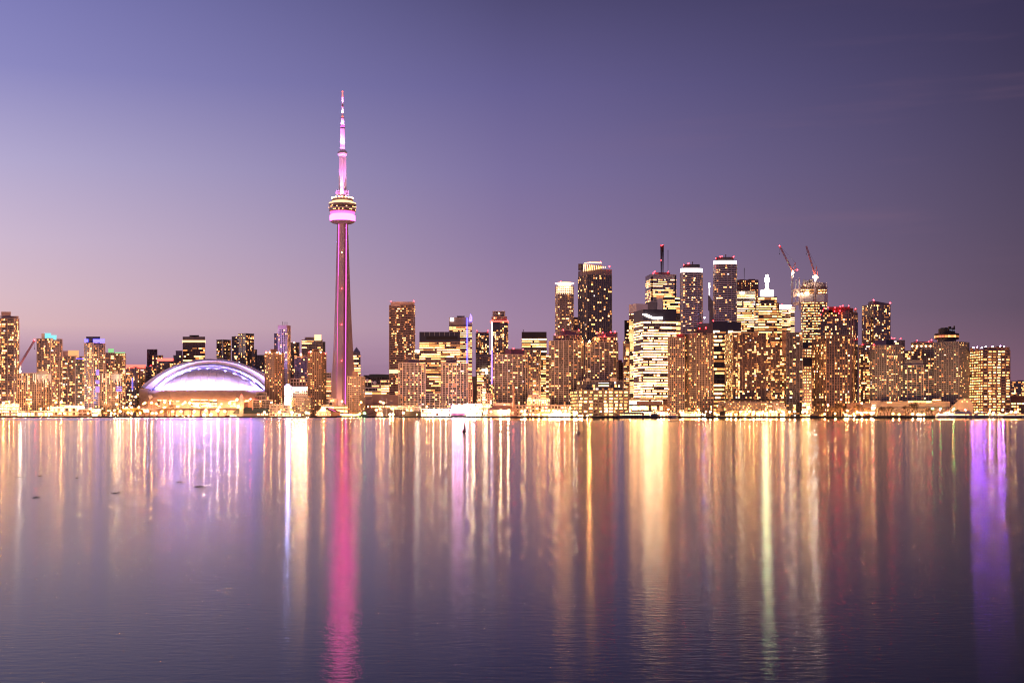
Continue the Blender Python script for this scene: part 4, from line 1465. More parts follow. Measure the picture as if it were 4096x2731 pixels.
# bowl wall
wl = [(scx - 118, SY + 8), (scx - 106, SY - 22), (scx - 82, SY - 46), (scx - 50, SY - 63), (scx - 15, SY - 70), (scx + 20, SY - 70), (scx + 55, SY - 62), (scx + 86, SY - 44), (scx + 110, SY - 18), (scx + 120, SY + 12),
      (scx + 112, SY + 100), (scx - 112, SY + 100)]
m = MB()
m.prism(wl, G0, zr - 0.2, 0)
for zz, th, d in ((zr - 5.5, 0.6, 0.5), (zr - 10, 0.5, 0.4), (zr - 14.0, 1.0, 0.9)):
    m.prism(offset_poly(wl, d), zz, zz + th, 0)
m.prism([(scx - 121, SY + 12), (scx - 110, SY - 24), (scx - 92, SY - 40), (scx - 96, SY + 14)], G0, zr + 3.5, 0)
m.build("bowl", ["conc_beige"], stad)


def stad_panel(xa, xb, y0, y1, mat, name, dz=1.4):
    xm_ = (xa + xb) / 2
    s_ = (xm_ - 2048) / F
    yf = front_y(wl, 9, xm_) - dz
    pl_, _ = footprint((xa, xb), yf, 1.2)
    mm = MB()
    mm.prism(pl_, Zof(y1, yf), Zof(y0, yf), 0)
    return mm.build(name, [mat], stad)


for xa, xb in ((628, 646), (650, 668), (672, 690), (762, 800), (803, 834), (837, 869)):
    stad_panel(xa, xb, 1598, 1630, "glass_brown", "glazing", 0.9)
for xa, xb in ((590, 625), (693, 760), (870, 920)):
    stad_panel(xa, xb, 1597, 1632, "conc_beige", "wall_block", 3.2)
for xa, xb, yy in ((630, 645, 1599), (651, 667, 1599), (674, 689, 1600), (628, 640, 1622), (690, 717, 1603), (693, 717, 1623), (764, 798, 1598), (804, 832, 1598), (838, 866, 1599), (766, 799, 1610), (804, 832, 1610),
                   (764, 796, 1622), (806, 833, 1622), (838, 868, 1612), (838, 868, 1622), (917, 944, 1602), (919, 944, 1622), (946, 958, 1620)):
    n_ = R.randint(2, 4)
    for q in range(n_):
        x0_ = xa + (xb - xa) * q / n_
        stad_panel(x0_ + 0.5, x0_ + (xb - xa) / n_ - 0.7, yy, yy + 3.4, R.choice(("w_hot", "w_white", "w_glare", "w_warm")), "window", 4.8 if (690 <= xa < 719 or xa > 900) else 2.4)
for xa, xb in ((735, 755), (850, 860), (878, 900)):
    stad_panel(xa, xb, 1580, 1587, "conc_tan", "vent_panel", 0.8)
# satellite dish on the ledge
m = MB()
p = P(602, 1591, SY - 66)
m.lathe([(0.1, 0.9), (2.0, 0.4), (3.2, 0.0), (3.0, 0.0), (1.9, 0.6)], (0, 0, 0), 14, 0)
rot = Matrix.Rotation(math.radians(70), 3, "X") @ Matrix.Rotation(math.radians(25), 3, "Y")
m.v = [tuple(p + Vector((0, 0, 2)) + rot @ Vector(v)) for v in m.v]
m.bar(p, (p.x, p.y + 0.4, p.z - 3), 0.5, 0)
m.build("satellite_dish", ["white"], stad)
# violet floodlights standing on the rim
for i in range(21):
    a = math.pi * (0.05 + 0.90 * i / 20)
    fx, fy = scx - math.cos(a) * 91.8, SY - 3 - math.sin(a) * 65
    m = MB()
    m.box((fx, fy, zr + 0.4), (1.4, 0.8, 0.9), 0)
    m.build("floodlight_box", ["dark_metal"], stad)
    c = (0.27, 0.20, 1.0) if i not in (5, 15, 16) else (0.85, 0.42, 1.0)
    light("SPOT", "floodlight", (fx, fy, zr + 1.9), 48000, c, stad, 0.6, Vector((scx - math.cos(a) * 60, SY - 2 - math.sin(a) * 34, zr + 30)), 150)
for i in range(6):
    light("SPOT", "floodlight", (scx - 75 + 30 * i, SY - 80, zr + 3), 220000, (0.50, 0.38, 1.0), stad, 0.8, Vector((scx - 85 + 34 * i, SY + 10, zr + 44)), 80)
for i in range(13):
    dx = -640 + 1280 * i / 12
    zz = zr + max(4, arc(873, 900, dx)) * S
    light("SPOT", "floodlight", (scx + dx * S, SY - 26, zz - 3), 140000, (0.34, 0.26, 1.0), stad, 0.8,
          Vector((scx + dx * 1.12 * S, SY + 2, zz + 9)), 120)

# ------------------------------------------------------------------ more parts of listed buildings
# twin winged roofs
for words, flip in (("west one of the twins", 1), ("east one of the twins", -1)):
    root, info = root_of(words)
    m = MB()
    xm_ = 1654 if flip > 0 else 1806
    pts = []
    for i in range(11):
        f = i / 10
        xx = xm_ - flip * 35 + flip * 56 * f
        yy = 1428 + 12.5 * math.sin(math.pi * 0.5 * min(1, f * 1.5)) + 0 * f
        pts.append((xx, yy))
    for (x0_, y0_), (x1_, y1_) in zip(pts, pts[1:]):
        a, c = P(x0_, y0_, 1862), P(x1_, y1_, 1862)
        a2, c2 = a + Vector((0, 14, 0)), c + Vector((0, 14, 0))
        up = Vector((0, 0, 0.8))
        m.face([a, c, c + up, a + up])
        m.face([a + up, c + up, c2 + up, a2 + up])
        m.face([a2, c2, c, a])
        m.face([c2, a2, a2 + up, c2 + up])
    m.build("roof_wing", ["conc_pale"], root)
# glowing crown disc
root, info = root_of("gold crown under a flat disc")
cx_, cy_ = (2258 - 2048) / F * 2125, 2125
m = MB()
m.lathe([(10, Zof(1143, 2110)), (10, Zof(1135, 2110)), (15.6, Zof(1130.5, 2110)), (15.6, Zof(1129, 2110))], (cx_, cy_, 0), 28, 0)
m.build("crown_disc", ["crown_gold"], root)
for i in range(9):
    xx = 2228 + 7.5 * i
    m = MB()
    yf = front_y(info[0][0], info[0][1], xx) - 0.8
    m.bar(P(xx, 1177, yf), P(xx, 1142, yf), 0.8, 0)
    m.build("light_fin", ["fin_white"], root)
# slanting light bars of the tallest dark tower
root, info = root_of("crown of slanting light bars")
poly, nf, z1 = info[0]
m = MB()
pl_, _ = footprint((2346, 2408), 2172, 18)
zA, zB = Zof(1076, 2160), Zof(1054, 2160)
m.face([(pl_[0][0], pl_[0][1], zA), (pl_[1][0], pl_[1][1], zA), (pl_[1][0], pl_[1][1], zB - 1.5), (pl_[0][0], pl_[0][1], zB - 1)])
m.prism(pl_, zA, zB - 2, 0)
m.build("crown_block", ["conc_dark"], root)
for i in range(14):
    x0_ = 2326.5 + 7.3 * i
    yt_ = 1056 + 10.5 * (i / 13) + (2 if i == 0 else 0)
    yb_ = (1076 if i == 0 else 1086 - 14.5 * (i - 1) / 12)
    yf = front_y(poly, nf, x0_) - 1.2 if x0_ < 2440 else 2160
    m = MB()
    m.bar(P(x0_ - 0.0, yb_, yf), P(x0_ + 2.6 * (yb_ - yt_) / 30, yt_, yf), 1.15, 0)
    m.build("light_bar", ["fin_warm"], root)
m = MB()
for i in range(10):
    f0, f1 = i / 10, (i + 1) / 10
    xa, xb = 2338 + 68 * f0, 2338 + 68 * f1
    ya = 1054 - 3.4 * math.sin(math.pi * (0.15 + 0.6 * f0))
    yb = 1054 - 3.4 * math.sin(math.pi * (0.15 + 0.6 * f1))
    m.bar(P(xa, ya, 2166), P(xb, yb, 2166), 1.6, 0)
m.build("roof_rim", ["fin_warm"], root)
for x, y in ((2360, 1049), (2402, 1049), (2437, 1066)):
    m = MB()
    p = P(x, y, 2168)
    m.sphere(p, 1.1)
    m.bar(p, p - Vector((0, 0, 5)), 0.3, 1)
    m.build("beacon", ["beacon_red", "dark_metal"], root)
m = MB()
pl_, _ = footprint((2313, 2332), 2160.0, 10)
m.prism(pl_, Zof(1080, 2160), Zof(1055, 2160), 0)
m.build("crown_corner", ["glass_mid"], root)
# blue glass spike
root, info = root_of("blue glass spike")
a, c, d_, e_ = P(1875, 1286, 2146), P(1888, 1286, 2146), P(1888, 1264, 2146), P(1881, 1255, 2146)
m = MB()
pts = [a, c, d_, e_]
bk = [p + Vector((0, 8, 0)) for p in pts]
m.face(pts)
m.face(list(reversed(bk)))
for i in range(4):
    j = (i + 1) % 4
    m.face([pts[j], pts[i], bk[i], bk[j]])
m.build("glass_spike", ["w_violet"], root)
# brand of light on the dark bank top (blown out beyond reading), lit sign on the tan office
root, info = root_of("dark top carrying a white sign")
poly, nf, z1 = info[0]
m = MB()
sg = [(2570, 1258, 3.2), (2576, 1257, 4.5), (2584, 1260, 6.0), (2594, 1264, 8.0), (2604, 1268, 6.5), (2614, 1272, 5.5), (2624, 1273, 6.0), (2634, 1273, 6.0), (2644, 1272, 6.5), (2650, 1272, 6.0)]
for (xa, ya, ra), (xb, yb, rb) in zip(sg, sg[1:]):
    yf = min(front_y(poly, nf, xa), front_y(poly, nf, xb)) - 1.0
    k_ = 0.55
    q = [P(xa, ya + ra * k_, yf), P(xb, yb + rb * k_, yf), P(xb, yb - rb * k_, yf), P(xa, ya - ra * k_, yf)]
    bq = [v + Vector((0, 0.6, 0)) for v in q]
    m.face(q)
    for i in range(4):
        j = (i + 1) % 4
        m.face([q[j], q[i], bq[i], bq[j]])
m.build("sign", ["sign_white"], root)


def text_part(body, loc, size, mat, parent, rz=0.0, name="sign_lettering", align="LEFT", width=1.0):
    cu = bpy.data.curves.new(name, "FONT")
    cu.body = body
    cu.size = size
    cu.extrude = 0.12
    cu.align_x = align
    ob = bpy.data.objects.new(name, cu)
    COL.objects.link(ob)
    dg = bpy.context.evaluated_depsgraph_get()
    me = bpy.data.meshes.new_from_object(ob.evaluated_get(dg))
    bpy.data.objects.remove(ob)
    me.materials.clear()
    me.materials.append(M[mat])
    o2 = bpy.data.objects.new(name, me)
    COL.objects.link(o2)
    off = Vector((0, 0, 0))
    q = parent
    while q is not None:
        off += q.location
        q = q.parent
    o2.location = Vector(loc) - off
    o2.rotation_euler = (math.radians(90), 0, rz)
    o2.scale = (width, 1, 1)
    o2.parent = parent
    return o2


root, info = root_of("wall carries a bright white sign")
text_part("tcs.so", P(1927, 1482.5, 2277.5), 4.6, "sign_white", root)
# hotel crown
root, info = root_of("round revolving restaurant")
hx, hy = (3787 - 2048) / F * 1862, 1862.0


def hl(prof, mat, name, n=36):
    mm = MB()
    mm.lathe([(w / F * 1862, Zof(y, 1862)) for w, y in prof], (hx, hy, 0), n, 0)
    return mm.build(name, [mat], root)


hl([(36, 1371), (36, 1357)], "navy", "crown_neck")
hl([(30, 1358), (46, 1357), (46.5, 1351.5), (44, 1351.3)], "black_metal", "restaurant_base")
hl([(45.3, 1351.5), (45.3, 1342)], "dark_metal", "restaurant_core")
hl([(44, 1342.2), (46.8, 1342), (46.8, 1335), (40, 1333.5)], "black_metal", "restaurant_roof")
hl([(32, 1334), (32, 1316), (30, 1315)], "black_metal", "crown_drum")
for i in range(24):
    a = 2 * math.pi * i / 24 + 0.13
    if math.sin(a) > 0.55:
        continue
    m = MB()
    m.box((hx + math.cos(a) * 45.9 / F * 1862, hy + math.sin(a) * 45.9 / F * 1862, Zof(1346.7, 1862)), (0.5, 3.7, 2.8), 0, a)
    m.build("window", [R.choice(("w_orange", "w_amber", "w_orange", "w_red")) if math.cos(a) < 0.6 else "w_dim"], root)
for dx_, w_, h_ in ((-22, 10, 2), (-8, 12, 2.4), (8, 8, 4), (20, 8, 2), (26, 2, 5)):
    m = MB()
    p = P(3787 + dx_, 1316, 1862)
    m.box((p.x, p.y - 4, p.z + h_ / 2 - 0.6), (w_ / F * 1862, 5, h_), 0)
    m.build("roof_unit", ["black_metal"], root)
for i, ch in enumerate("WESTIN"):
    a = math.radians(-82 + 11.8 * i)
    rr_ = 32.4 / F * 1862
    text_part(ch, (hx + math.cos(a) * rr_, hy + math.sin(a) * rr_, Zof(1325.5, 1862)), 2.9 if i else 3.7, "sign_dim", root, a + math.pi / 2, align="CENTER")
# lantern column of the stepped office
root, info = root_of("white lantern column")
LY = 2275.0
lx = (3068 - 2048) / F * LY


def ll(prof, mat, name, n=16):
    mm = MB()
    mm.lathe([(w / F * LY, Zof(y, LY)) for w, y in prof], (lx, LY, 0), n, 0)
    return mm.build(name, [mat], root)


m = MB()
pl_, _ = footprint((3042, 3050, 3088, 3095), 2266, 16)
m.prism(pl_, Zof(1189, LY), Zof(1162, LY), 0)
m.build("lit_attic", ["band_white"], root)
for rowy in (1168, 1176):
    for xx in (3049, 3057, 3061, 3065, 3069, 3077, 3081, 3085):
        m = MB()
        p = P(xx, rowy, 2265.6)
        m.box(p, (0.9, 0.5, 1.6), 0)
        m.build("attic_window", ["frame"], root)
ll([(10, 1163), (10, 1159), (6.5, 1155), (6.5, 1126)], "column_white", "lantern_column")
ll([(10.5, 1127), (10.5, 1112), (8, 1111)], "lantern_green", "lantern_gallery", 12)
m = MB()
m.sphere((lx, LY, Zof(1105, LY)), 3.0, 0, 12, 8)
m.build("lantern_globe", ["sign_white"], root)
m = MB()
m.tube((lx, LY, Zof(1101, LY)), (lx, LY, Zof(1090, LY)), 0.4, 0.2)
m.build("finial", ["steel"], root)
# pyramid roof
root, info = root_of("pyramid roof behind")
poly, nf, z1 = info[0]
ap = Vector((sum(p[0] for p in poly) / len(poly), sum(p[1] for p in poly) / len(poly), Zof(1386, 2420)))
m = MB()
pp = offset_poly(poly, -0.5)
z1b = Zof(1408, 2420)
m.prism(pp, z1, z1b)
for i in range(len(pp)):
    j = (i + 1) % len(pp)
    m.face([(pp[i][0], pp[i][1], z1b), (pp[j][0], pp[j][1], z1b), ap])
m.build("pyramid_roof", ["conc_grey"], root)
# curved hall roof and dishes
root, info = root_of("dark curved roof, lit floors")
m = MB()
prev = None
for i in range(13):
    f = i / 12
    xx = 1477 + 86 * f
    yy = 1500 - 4 * math.sin(math.pi * min(1, 0.35 + f * 0.5))
    a = P(xx, yy, 2150)
    c = a + Vector((0, 60, 0))
    if prev:
        lo = Vector((0, 0, -5.5))
        m.face([prev[0] + lo, a + lo, a, prev[0]])
        m.face([prev[0], a, c, prev[1]])
        m.face([prev[1], c, c + lo, prev[1] + lo])
    prev = (a, c)
m.build("curved_roof", ["green_roof"], root)
for x, y, r in ((1469, 1522, 7), (1487, 1527, 4.5), (1499, 1530, 7)):
    m = MB()
    m.lathe([(0.1, 0.9), (r * .27, 0.4), (r * .42, 0.0), (r * .4, 0.0), (r * .2, 0.6)], (0, 0, 0), 14, 0)
    rot = Matrix.Rotation(math.radians(65), 3, "X")
    p = P(x, y, 2050)
    d = bpy.data.objects
    m.v = [tuple(p + rot @ Vector(v)) for v in m.v]
    m.bar(p, (p.x, p.y + 1, p.z - 8), 0.6, 0)
    o = m.build("satellite_dish", ["white"])
    tag(o, {1469: "big white dish aerial on the lit low office, farthest from the brown slab tower", 1487: "smallest white dish aerial, between the two big ones on the low office roof",
            1499: "big white dish aerial on the lit low office, beside its lit upper floors"}[x], "dish", "dish aerials on the low office")
# wedge roof of the east condo
root, info = root_of("tall wedge roofed condo")
a, c = P(3494, 1218, 2200), P(3560, 1218, 2230)
ta, tc_ = P(3495, 1203, 2200), P(3560, 1215, 2230)
bk = Vector((-2, 26, 0))
m = MB()
m.face([a, c, tc_, ta])
m.face([ta, tc_, tc_ + bk, ta + bk])
m.face([c, c + bk, tc_ + bk, tc_])
m.face([a + bk, a, ta, ta + bk])
m.face([c + bk, a + bk, ta + bk, tc_ + bk])
m.build("wedge_roof", ["conc_dark"], root)
for p in (ta + Vector((0, 0, 1.2)), tc_ + Vector((0, 0, 1.2))):
    m = MB()
    m.sphere(p, 1.2)
    m.build("beacon", ["beacon_red"], root)
# truss on the terraced condo roof
root, info = root_of("zigzag truss")
m = MB()
for i in range(6):
    xa = 1088 + 13 * i
    m.bar(P(xa, 1621, 1768), P(xa + 6.5, 1613, 1768), 0.5, 0)
    m.bar(P(xa + 6.5, 1613, 1768), P(xa + 13, 1621, 1768), 0.5, 0)
m.build("roof_truss", ["steel"], root)
# powerhouse roof fins on the dark hotel
root, info = root_of("dark hotel tower with a white lit ring")

# ------------------------------------------------------------------ thin dark spire behind the white crowned pair
spire = empty("office_tower", ((2846 - 2048) / F * 2500, 2500, G0), "thin dark tower with a swooping roof and a white lit needle", "building")
m = MB()
pl_, _ = footprint((2837, 2857), 2500, 16)
m.prism(pl_, G0, Zof(1240, 2500))
z_ = Zof(1240, 2500)
prev = None
for i in range(9):
    f = i / 8
    xx = 2837 + 20 * f
    yy = 1177 + (1205 - 1177) * (1 - (1 - f) ** 2.2)
    a = P(xx, yy, 2500)
    bq = P(xx, 1240, 2500)
    if prev:
        k_ = Vector((0, 14, 0))
        m.face([prev[1], bq, a, prev[0]])
        m.face([prev[0], a, a + k_, prev[0] + k_])
        m.face([bq + k_, prev[1] + k_, prev[0] + k_, a + k_])
    prev = (a, bq)
m.build("facade", ["conc_dark"], spire)
m = MB()
m.tube(P(2837.5, 1182, 2501), P(2837.5, 1150, 2501), 0.9, 0.8)
m.build("spire_base", ["band_white"], spire)
m = MB()
m.tube(P(2837.5, 1150, 2501), P(2837.5, 1132, 2501), 1.2, 0.8)
m.build("spire_light", ["sign_white"], spire)

# ------------------------------------------------------------------ tower under construction
CY = 2210.0
cons = empty("unfinished_tower", ((3248 - 2048) / F * CY, CY, G0), "unfinished tower with open floors of bare bulbs, white windbreak and cranes over it", "building")
poly, nf = footprint((3202, 3216, 3296, 3310), CY, 34)
m = MB()
m.prism(offset_poly(poly, -3), G0, Zof(1130, CY), 0)
m.build("core", ["conc_tan"], cons)
m = MB()
zlist = []
z = G0 + 6
while z < Zof(1140, CY):
    zlist.append(z)
    m.prism(poly, z, z + 0.7, 0)
    z += 4.4
m.build("floor_slabs", ["conc_tan"], cons)
m = MB()
for zz in zlist[:-5]:
    if zz > Zof(1215, CY):
        break
m.prism(offset_poly(poly, -1.2), G0, Zof(1222, CY), 0)
m.build("curtain_glass", ["glass_brown"], cons)
m = MB()
pw_ = offset_poly(poly, 0.9)
pw2 = offset_poly(poly, 0.5)
n = len(pw_)
for i in range(3):
    a, c = Vector(pw_[i]), Vector(pw_[i + 1])
    k_ = max(2, int((c - a).length / 1.6))
    for j in range(k_):
        if i == 1 and abs(j / k_ - 0.52) < 0.09:
            continue
        u0, u1 = a.lerp(c, j / k_), a.lerp(c, (j + 0.9) / k_)
        m.prism([tuple(u0), tuple(u1), (u1.x, u1.y + 0.3), (u0.x, u0.y + 0.3)], Zof(1208, CY), Zof(1177, CY))
m.build("windbreak", ["white"], cons)
m = MB()
for i in range(4):
    pts_ = offset_poly(poly, 0.5)
    for j in range(3):
        a, c = pts_[j], pts_[j + 1]
        zz = Zof(1146 - i * 3.4, CY)
        m.bar((a[0], a[1], zz), (c[0], c[1], zz), 0.35, 0)
for xx in (3228, 3247, 3276, 3306, 3218):
    m.bar(P(xx, 1152, CY), P(xx, 1128, CY), 0.5, 0)
m.bar(P(3182, 1240, CY - 1), P(3184, 1118, CY - 1), 1.2, 0)
m.bar(P(3197, 1240, CY - 1), P(3197, 1112, CY - 1), 1.6, 0)
for yy in (1160, 1176, 1212):
    m.bar(P(3172, yy + 5, CY + 8), P(3203, yy, CY + 8), 1.2, 0, 6)
m.build("scaffolding", ["crane_white"], cons)
m = MB()
for xa, xb, y0_, y1_ in ((3212, 3222, 1118, 1138), (3222, 3240, 1122, 1132), (3236, 3252, 1117, 1130), (3252, 3276, 1127, 1140)):
    pl_, _ = footprint((xa, xb), CY + 4, 8)
    m.prism(pl_, Zof(y1_, CY), Zof(y0_, CY))
m.build("formwork", ["conc_grey"], cons)
wins = []
for zz in zlist:
    yy = HY - (zz + 3 - CH) / CY * F
    if 1177 < yy < 1206:
        continue
    for i in range(3):
        a, c = Vector(poly[i]), Vector(poly[i + 1])
        L = (c - a).length
        u = (c - a) / L
        nr = Vector((u.y, -u.x))
        k_ = max(1, int(L / 3.2))
        for j in range(k_):
            if R.random() < (0.72 if yy > 1206 or 1160 < yy < 1178 else 0.12):
                q = a + u * (j + 0.3 + 0.4 * R.random()) * L / k_ - nr * 0.9
                wins.append((not hidden(px(q), yy, CY), R.random(), 2.0 + R.random(), 1.5, R.choice(("w_amber", "w_hot", "w_warm", "w_orange")), (q.x, q.y, zz + 2.6 + R.random() * 0.8), math.atan2(u.y, u.x)))
place_windows(cons, wins, 100)
for x, y in ((3193, 1180), (3207, 1175), (3224, 1171), (3232, 1172)):
    m = MB()
    m.sphere(P(x, y, CY - 2), 1.4)
    m.bar(P(x, y, CY - 2), P(x, y, CY + 2), 0.4, 1)
    m.build("work_lamp", ["work_white", "steel"], cons)


def lattice(m, p, q, w, n, mi=0, th=0.28):
    p, q = Vector(p), Vector(q)
    d = (q - p).normalized()
    up = Vector((0, 1, 0))
    a = d.cross(up).normalized() * w / 2
    b_ = Vector((0, w / 2, 0))
    cs = [a + b_, -a + b_, -a - b_, a - b_]
    for c in cs:
        m.bar(p + c, q + c, th * 1.5, mi)
    for i in range(n):
        s0, s1 = p.lerp(q, i / n), p.lerp(q, (i + 1) / n)
        for k_ in range(4):
            c0, c1 = cs[k_], cs[(k_ + 1) % 4]
            if i % 2:
                c0, c1 = c1, c0
            m.bar(s0 + c0, s1 + c1, th, mi)


def crane(Y, mast_x, base_y, piv_y, tip, apex, cj, label, lampxy=(), redxy=(), zfoot=None):
    foot = P(mast_x, base_y, Y)
    c = empty("tower_crane", foot, label, "crane", "tower cranes above the skyline")
    m = MB()
    lattice(m, foot, P(mast_x, piv_y, Y), 2.4, 26, 0, 0.34)
    m.build("mast", ["crane_white"], c)
    m = MB()
    lattice(m, P(mast_x, piv_y, Y), P(tip[0], tip[1], Y), 1.9, 22, 0, 0.30)
    m.build("jib", ["crane_red"], c)
    m = MB()
    m.bar(P(mast_x, piv_y, Y), P(apex[0], apex[1], Y), 0.8)
    m.bar(P(cj[0], cj[1], Y), P(apex[0], apex[1], Y), 0.6)
    m.bar(P(mast_x - 4, piv_y + 1, Y), P(cj[0], cj[1], Y), 1.6)
    m.build("counter_frame", ["crane_red"], c)
    m = MB()
    m.bar(P(apex[0], apex[1], Y), P(tip[0] + (apex[0] - tip[0]) * 0.12, tip[1] + (apex[1] - tip[1]) * 0.12, Y), 0.22)
    m.bar(P(tip[0], tip[1], Y), P(tip[0], tip[1] + 32, Y), 0.2)
    m.build("cable", ["dark_metal"], c)
    m = MB()
    m.box(P(tip[0], tip[1] + 33, Y), (1.0, 1.0, 1.6))
    m.build("hook_block", ["dark_metal"], c)
    m = MB()
    p = P(mast_x + 4, piv_y + 2, Y)
    m.box(p, (2.2, 2.4, 2.6))
    m.build("cab", ["crane_white"], c)
    for x, y in lampxy:
        m = MB()
        m.sphere(P(x, y, Y - 2), 1.7)
        m.bar(P(x, y, Y - 2), P(x, y, Y), 0.5, 1)
        m.build("lamp", ["work_white", "steel"], c)
        light("POINT", "lamp_light", P(x, y, Y - 4), 14000, (1, 0.84, 0.7), c, 1.0)
    for x, y in redxy:
        m = MB()
        m.sphere(P(x, y, Y - 1), 1.0)
        m.build("beacon", ["beacon_red"], c)


crane(2204, 3169, 1220, 1082, (3118, 983), (3181, 1050), (3186, 1080), "luffing tower crane standing just outside the unfinished tower, lamp below its pivot", ((3172, 1092),), ((3118, 983), (3189, 1079)))
crane(2200, 3260.5, 1215, 1100, (3225, 984), (3266, 1065), (3271, 1098), "luffing tower crane rising through the unfinished tower's own front", ((3255, 1108), (3268, 1109)))
crane(2000, 78, 1640, 1462, (138, 1361), (73, 1452), (71, 1464), "small leaning red crane behind the first white framed block", ((80, 1484),), ((138, 1360),))

# ------------------------------------------------------------------ waterfront pieces
# elevated motorway before the stadium
road = empty("elevated_motorway", P(750, 1660, 1910), "long elevated motorway deck on piers before the stadium", "viaduct")
m = MB()
pl_, _ = footprint((484, 1058), 1905, 14)
m.prism(pl_, Zof(1639.5, 1905), Zof(1635, 1905))
m.prism([(p[0], p[1]) for p in footprint((484, 1058), 1904.6, 0.4)[0]], Zof(1635, 1905), Zof(1632.8, 1905))
m.build("deck", ["conc_tan"], road)
for i in range(17):
    x = 492 + 34.5 * i
    p = P(x, 1640, 1911)
    m = MB()
    m.box((p.x, p.y, (p.z + G0) / 2), (1.6, 5, p.z - G0))
    m.box((p.x, p.y, p.z - 0.4), (5, 6, 1.0))
    m.build("pier", ["conc_tan"], road)
for i in range(9):
    x = 520 + 52 * i
    p = P(x, 1640, 1908)
    m = MB()
    m.bar((p.x, p.y, p.z), (p.x, p.y, p.z + 9), 0.35)
    m.bar((p.x, p.y, p.z + 9), (p.x, p.y + 2.5, p.z + 9.4), 0.3)
    m.build("lamp_post", ["steel"], road)
    m = MB()
    m.box((p.x, p.y + 2.5, p.z + 9.2), (1.0, 1.4, 0.35))
    m.build("lamp_head", ["lamp_orange"], road)
    light("SPOT", "lamp_light", (p.x, p.y + 3.2, p.z + 8.8), 1700000, (1.0, 0.36, 0.13), road, 0.8, (p.x, p.y + 130, -3), 36, 0.7)
road2 = empty("elevated_motorway", P(1510, 1660, 1900), "shorter elevated motorway piece glowing orange below the footbridge", "viaduct")
m = MB()
pl_, _ = footprint((1456, 1600), 1900, 12)
m.prism(pl_, Zof(1638, 1900), Zof(1633.5, 1900))
m.build("deck", ["conc_tan"], road2)
for i in range(5):
    p = P(1470 + 28 * i, 1638, 1906)
    m = MB()
    m.box((p.x, p.y, (p.z + G0) / 2), (1.6, 5, p.z - G0))
    m.build("pier", ["conc_tan"], road2)

# square watch tower with red lantern
wt = empty("watch_tower", P(966, 1660, 1736), "square grey watch tower with a dark red lantern, on the quay before the stadium", "tower")
m = MB()
pl_, _ = footprint((958, 973.5), 1736, 5.2)
m.prism(pl_, G0, Zof(1594, 1736))
m.build("shaft", ["conc_grey"], wt)
m = MB()
m.prism(offset_poly(pl_, 0.5), Zof(1594, 1736), Zof(1592.5, 1736))
m.build("gallery", ["conc_pale"], wt)
m = MB()
c_ = P(966, 1592, 1738.5)
m.lathe([(2.2, 0), (2.2, 1.8), (1.3, 2.8), (1.3, 4.2), (0.5, 5.4)], c_, 10)
m.build("lantern", ["band_red"], wt)
light("SPOT", "tower_lamp", P(966, 1656, 1731), 3000, (1, 0.85, 0.6), wt, 0.4, P(966, 1600, 1737), 50)

# harbour station with dark green hipped roofs
hs = empty("harbour_station", P(1000, 1660, 1745), "harbour station with broad dark green hipped roofs", "building")
for xa, xb, y0_, y1_, Yq in ((931, 1012, 1633, 1652, 1742), (972, 1010, 1628, 1648, 1738), (1000, 1078, 1633, 1652, 1746)):
    m = MB()
    a, b2 = footprint((xa, xb), Yq, 16)[0][:2], None
    pl_, _ = footprint((xa, xb), Yq, 16)
    ins = (xb - xa) * 0.22
    pr, _ = footprint((xa + ins, xb - ins * 0.35), Yq + 7, 2)
    z0_, z1_ = Zof(y1_, Yq), Zof(y0_, Yq)
    m.prism(pl_, z0_ - 0.5, z0_)
    for i in range(4):
        j = (i + 1) % 4
        m.face([(pl_[i][0], pl_[i][1], z0_ + 0.01), (pl_[j][0], pl_[j][1], z0_ + 0.01), (pr[j][0], pr[j][1], z1_), (pr[i][0], pr[i][1], z1_)])
    m.face([(p[0], p[1], z1_) for p in pr])
    m.build("roof", ["green_roof"], hs)
m = MB()
pl_, _ = footprint((940, 1006), 1744, 12)
m.prism(pl_, G0, Zof(1652, 1744))
pl_, _ = footprint((1004, 1074), 1749, 12)
m.prism(pl_, G0, Zof(1652, 1749))
for i in range(9):
    p = P(1028 + 5.5 * i, 1656, 1744.4)
    m.box((p.x, p.y, (G0 + Zof(1652, 1744)) / 2), (0.6, 0.6, Zof(1652, 1744) - G0))
m.build("wall", ["conc_grey"], hs)
m = MB()
for i in range(3):
    pl_, _ = footprint((1028 + 16 * i, 1040 + 16 * i), 1748.2, 0.5)
    m.prism(pl_, Zof(1660, 1748), Zof(1653.5, 1748))
m.build("lit_bay", ["w_hot"], hs)
m = MB()
c_ = P(985, 1626, 1752)
m.box((c_.x, c_.y, c_.z), (5, 5, 8))
m.lathe([(4, 0), (0.3, 3.4)], (c_.x, c_.y, c_.z + 4), 4)
m.build("cupola", ["brick_dark"], hs)
# red painted side building with oval badge behind it
rb = empty("kiosk_block", P(1002, 1650, 1800), "red walled block with a pale oval badge beside the watch tower", "building")
m = MB()
pl_, _ = footprint((992, 1012), 1800, 14)
m.prism(pl_, G0, Zof(1597, 1800))
m.build("wall", ["crane_red"], rb)
m = MB()
c_ = P(994, 1603, 1799.4)
m.tube(c_, c_ + Vector((0, 0.5, 0)), 1.4, 1.4, 14)
m.build("badge", ["white"], rb)

